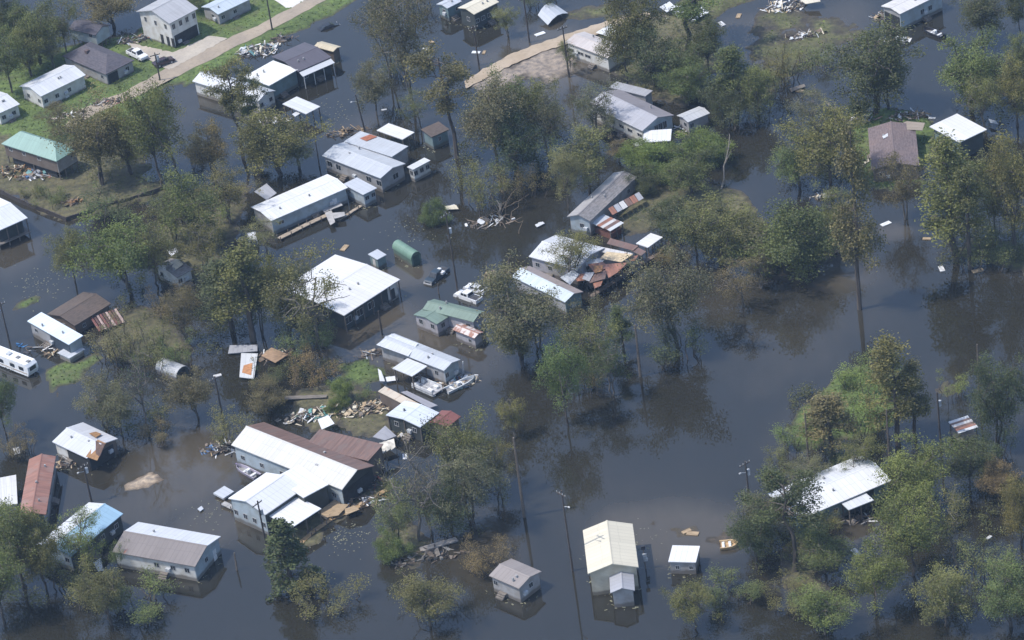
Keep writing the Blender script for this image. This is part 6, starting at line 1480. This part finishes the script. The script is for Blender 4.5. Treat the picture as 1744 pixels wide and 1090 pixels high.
 ('scrub', 'pale', '43', 1260, 1150, 940, 290, 'pale brush at lower right before the yellow olive tree'),
 ('broadleaf', 'bright', '43', 620, 1340, 1010, 320, 'bright tree at the bottom edge below the long white house'),
 ('broadleaf', 'olive', '43', 1010, 1400, 1070, 300, 'olive tree at the bottom edge below the bare pale trunks'),
 ('broadleaf', 'green', '43', 1390, 1400, 1060, 300, 'green tree in the bottom right corner'),
 ('scrub', 'olive', '43', 120, 1300, 1150, 300, 'olive thicket at the bottom below the tufted pine'),
 ('broadleaf', 'green', '43', 330, 1450, 1190, 280, 'green tree at the very bottom below the tufted pine'),
 # bottom centre
 ('bare', 'grey', '23', 925, 920, 350, 400, 'bare grey tree with a fan of twigs, right of the rusty house'),
 ('bare', 'grey', '23', 1010, 880, 470, 240, 'smaller bare grey tree at the side of the fan shaped one'),
 ('broadleaf', 'olive', '23', 1180, 700, 225, 320, 'olive tree over the faded red roof'),
 ('broadleaf', 'grey', '23', 1250, 860, 420, 320, 'grey green tree right of the bare grey tree'),
 ('broadleaf', 'dark', '23', 1120, 880, 600, 250, 'dark low tree between the bare grey tree and the grey green one'),
 ('open', 'yellow', '23', 1390, 650, 350, 200, 'yellow leaved thin tree right of the faded red roof'),
 ('open', 'pale', '23', 815, 960, 640, 230, 'pale sparse tree left of the bare grey tree'),
 ('conifer', 'dark', '23', 205, 1180, 805, 240, 'dark pointed conifer in front of the boathouse'),
 ('bush', 'green', '23', 780, 1010, 860, 170, 'green bush at the water below the bare grey tree'),
 ('bush', 'lime', '23', 500, 130, 0, 130, 'bright green bush behind the tan straw wreck'),
 ('bush', 'bright', '23', 470, 185, 90, 100, 'small yellow green bush below the bright green bush'),
 ('scrub', 'green', '23', 600, 110, 30, 130, 'green brush beside the bright green bush'),
 ('broadleaf', 'brown', '23', 90, 180, 10, 210, 'brown olive tree at the far corner of the rusty back roof'),
 ('open', 'yellow', '33', 20, 330, 100, 160, 'yellowish leaves on a thin tree left of the vine wrapped trunk'),
 ('broadleaf', 'olive', '23', 1000, 1400, 1130, 300, 'olive tree at the bottom below the driftwood'),
 ('scrub', 'brown', '23', 1300, 1060, 930, 300, 'brown drowned brush right of the driftwood'),
 ('scrub', 'green', '33', 1240, 1250, 1120, 330, 'green brush at the bottom, right of the white roofed shed'),
 ('scrub', 'olive', '43', 330, 880, 780, 200, 'olive brush along the front wall of the long white house'),
 ('broadleaf', 'grey', '43', 30, 900, 620, 250, 'grey green tree at the left end of the long white roof'),
 ('open', 'olive', '43', 560, 560, 330, 240, 'thin olive tree behind the right end of the long white roof'),
 ('scrub', 'olive', '23', 400, 1290, 1150, 420, 'olive thicket at the bottom edge beneath the dark pointed conifer'),
 ('broadleaf', 'olive', '33', 1050, 1420, 1190, 280, 'olive tree at the very bottom right of the cream barn'),
]:
    tree(*a)

# ------------------------------------------------------------------ drowned undergrowth between the trees, and flotsam along walls and banks
rg = np.random.default_rng(77); tips = []
BELT = [('11', -50, 60, 330, 420, 34), ('11', 450, 700, 1150, 1080, 40), ('12', 620, 60, 1300, 620, 62), ('12', 560, 640, 1250, 1010, 40), ('12', 1130, 500, 1450, 860, 20), ('13', 500, 150, 960, 330, 26), ('21', 1150, 620, 1459, 1080, 36),
        ('31', 0, 560, 300, 1080, 46), ('31', 600, 100, 1150, 560, 44), ('31', 1150, 440, 1459, 680, 28), ('31', 700, 820, 1120, 1080, 26), ('32', 820, 100, 1380, 420, 48), ('41', 120, 640, 520, 1080, 46), ('41', 1080, 560, 1459, 1080, 40),
        ('42', 980, 200, 1459, 440, 34), ('43', 120, 60, 640, 420, 40), ('43', 640, 560, 1459, 1080, 60), ('43', -60, 860, 420, 1120, 34), ('23', 720, 560, 1380, 900, 44), ('13', -60, 860, 520, 1100, 30), ('22', 130, 780, 420, 920, 16), ('22', 100, 980, 480, 1090, 16), ('32', 150, 700, 640, 1080, 22)]
for t, x0, y0, x1, y1, n_ in BELT:
    for _ in range(n_):
        p = at(t, rg.uniform(x0, x1), rg.uniform(y0, y1)); hh_ = rg.uniform(.4, 2.6)
        for q in range(3): tips.append((p + np.array([rg.normal() * .9, rg.normal() * .9, hh_ * rg.uniform(.3, 1)]), rg.uniform(.6, 1.1)))
V, T = clusters(rg, tips, 42, 1.25, .15, .8); V[:, 2] = np.maximum(V[:, 2], .03)
o = link('undergrowth', crown_mesh('undergrowth', V, T)); o.color = (.10, .108, .056, 1)
tag(o, 'drowned weeds and low undergrowth filling the gaps between the trees', 'undergrowth', kind='stuff')
m = MB()
for fr in FOOT:
    per = [fr.p(0, fr.Ly * k / 9, 0) for k in range(10)] + [fr.p(fr.Lx * k / 9, 0, 0) for k in range(10)]
    for p in per:
        for _ in range(2):
            if rg.random() < .55: continue
            q = p + np.array([rg.normal() * .5, rg.normal() * .5, 0]); L = rg.uniform(.08, .32); a = rg.uniform(0, 3.14); w_ = L * rg.uniform(.15, .6)
            d = np.array([math.cos(a) * L, math.sin(a) * L, 0]); e = np.array([-math.sin(a) * w_, math.cos(a) * w_, 0]); z = np.array([0, 0, max(0.012, land_z(q[0], q[1]) + .02)])
            m.face([q - d - e + z, q + d - e + z, q + d + e + z, q - d + e + z])
for _ in range(520):
    t, x, y = [('12', 260, 510), ('12', 200, 560), ('23', 460, 910), ('23', 520, 880), ('41', 110, 860), ('21', 430, 650), ('22', 880, 240), ('13', 1180, 760), ('33', 700, 900)][rg.integers(9)]
    q = at(t, x + rg.normal() * 80, y + rg.normal() * 45); s_ = rg.uniform(.05, .17); a = rg.uniform(0, 3.14)
    d = np.array([math.cos(a) * s_, math.sin(a) * s_, 0]); e = np.array([-math.sin(a) * s_, math.cos(a) * s_, 0]) * .6; z = np.array([0, 0, .012])
    m.face([q - d - e + z, q + d - e + z, q + d + e + z, q - d + e + z])
tag(m.build('flotsam', wood('pale_flotsam', (.2, .2, .13))), 'scum, leaves and splinters floating along walls and in open water', 'flotsam', kind='stuff')

# ------------------------------------------------------------------ summer haze over the flood
bx = MB(); bx.box(-3050, 3050, -1550, 6050, -1.9, 335)
o = bx.build('haze', None); o['kind'] = 'stuff'; o['label'] = 'thin blue summer haze over the flooded neighbourhood'
hm = bpy.data.materials.new('haze_air'); hm.use_nodes = True
hn = hm.node_tree.nodes; hn.remove(hn['Principled BSDF'])
pv = hn.new('ShaderNodeVolumePrincipled'); pv.inputs['Color'].default_value = (.50, .70, 1.0, 1); pv.inputs['Density'].default_value = HAZE; pv.inputs['Anisotropy'].default_value = .0
hm.node_tree.links.new(pv.outputs[0], hn['Material Output'].inputs['Volume'])
o.data.materials.append(hm)
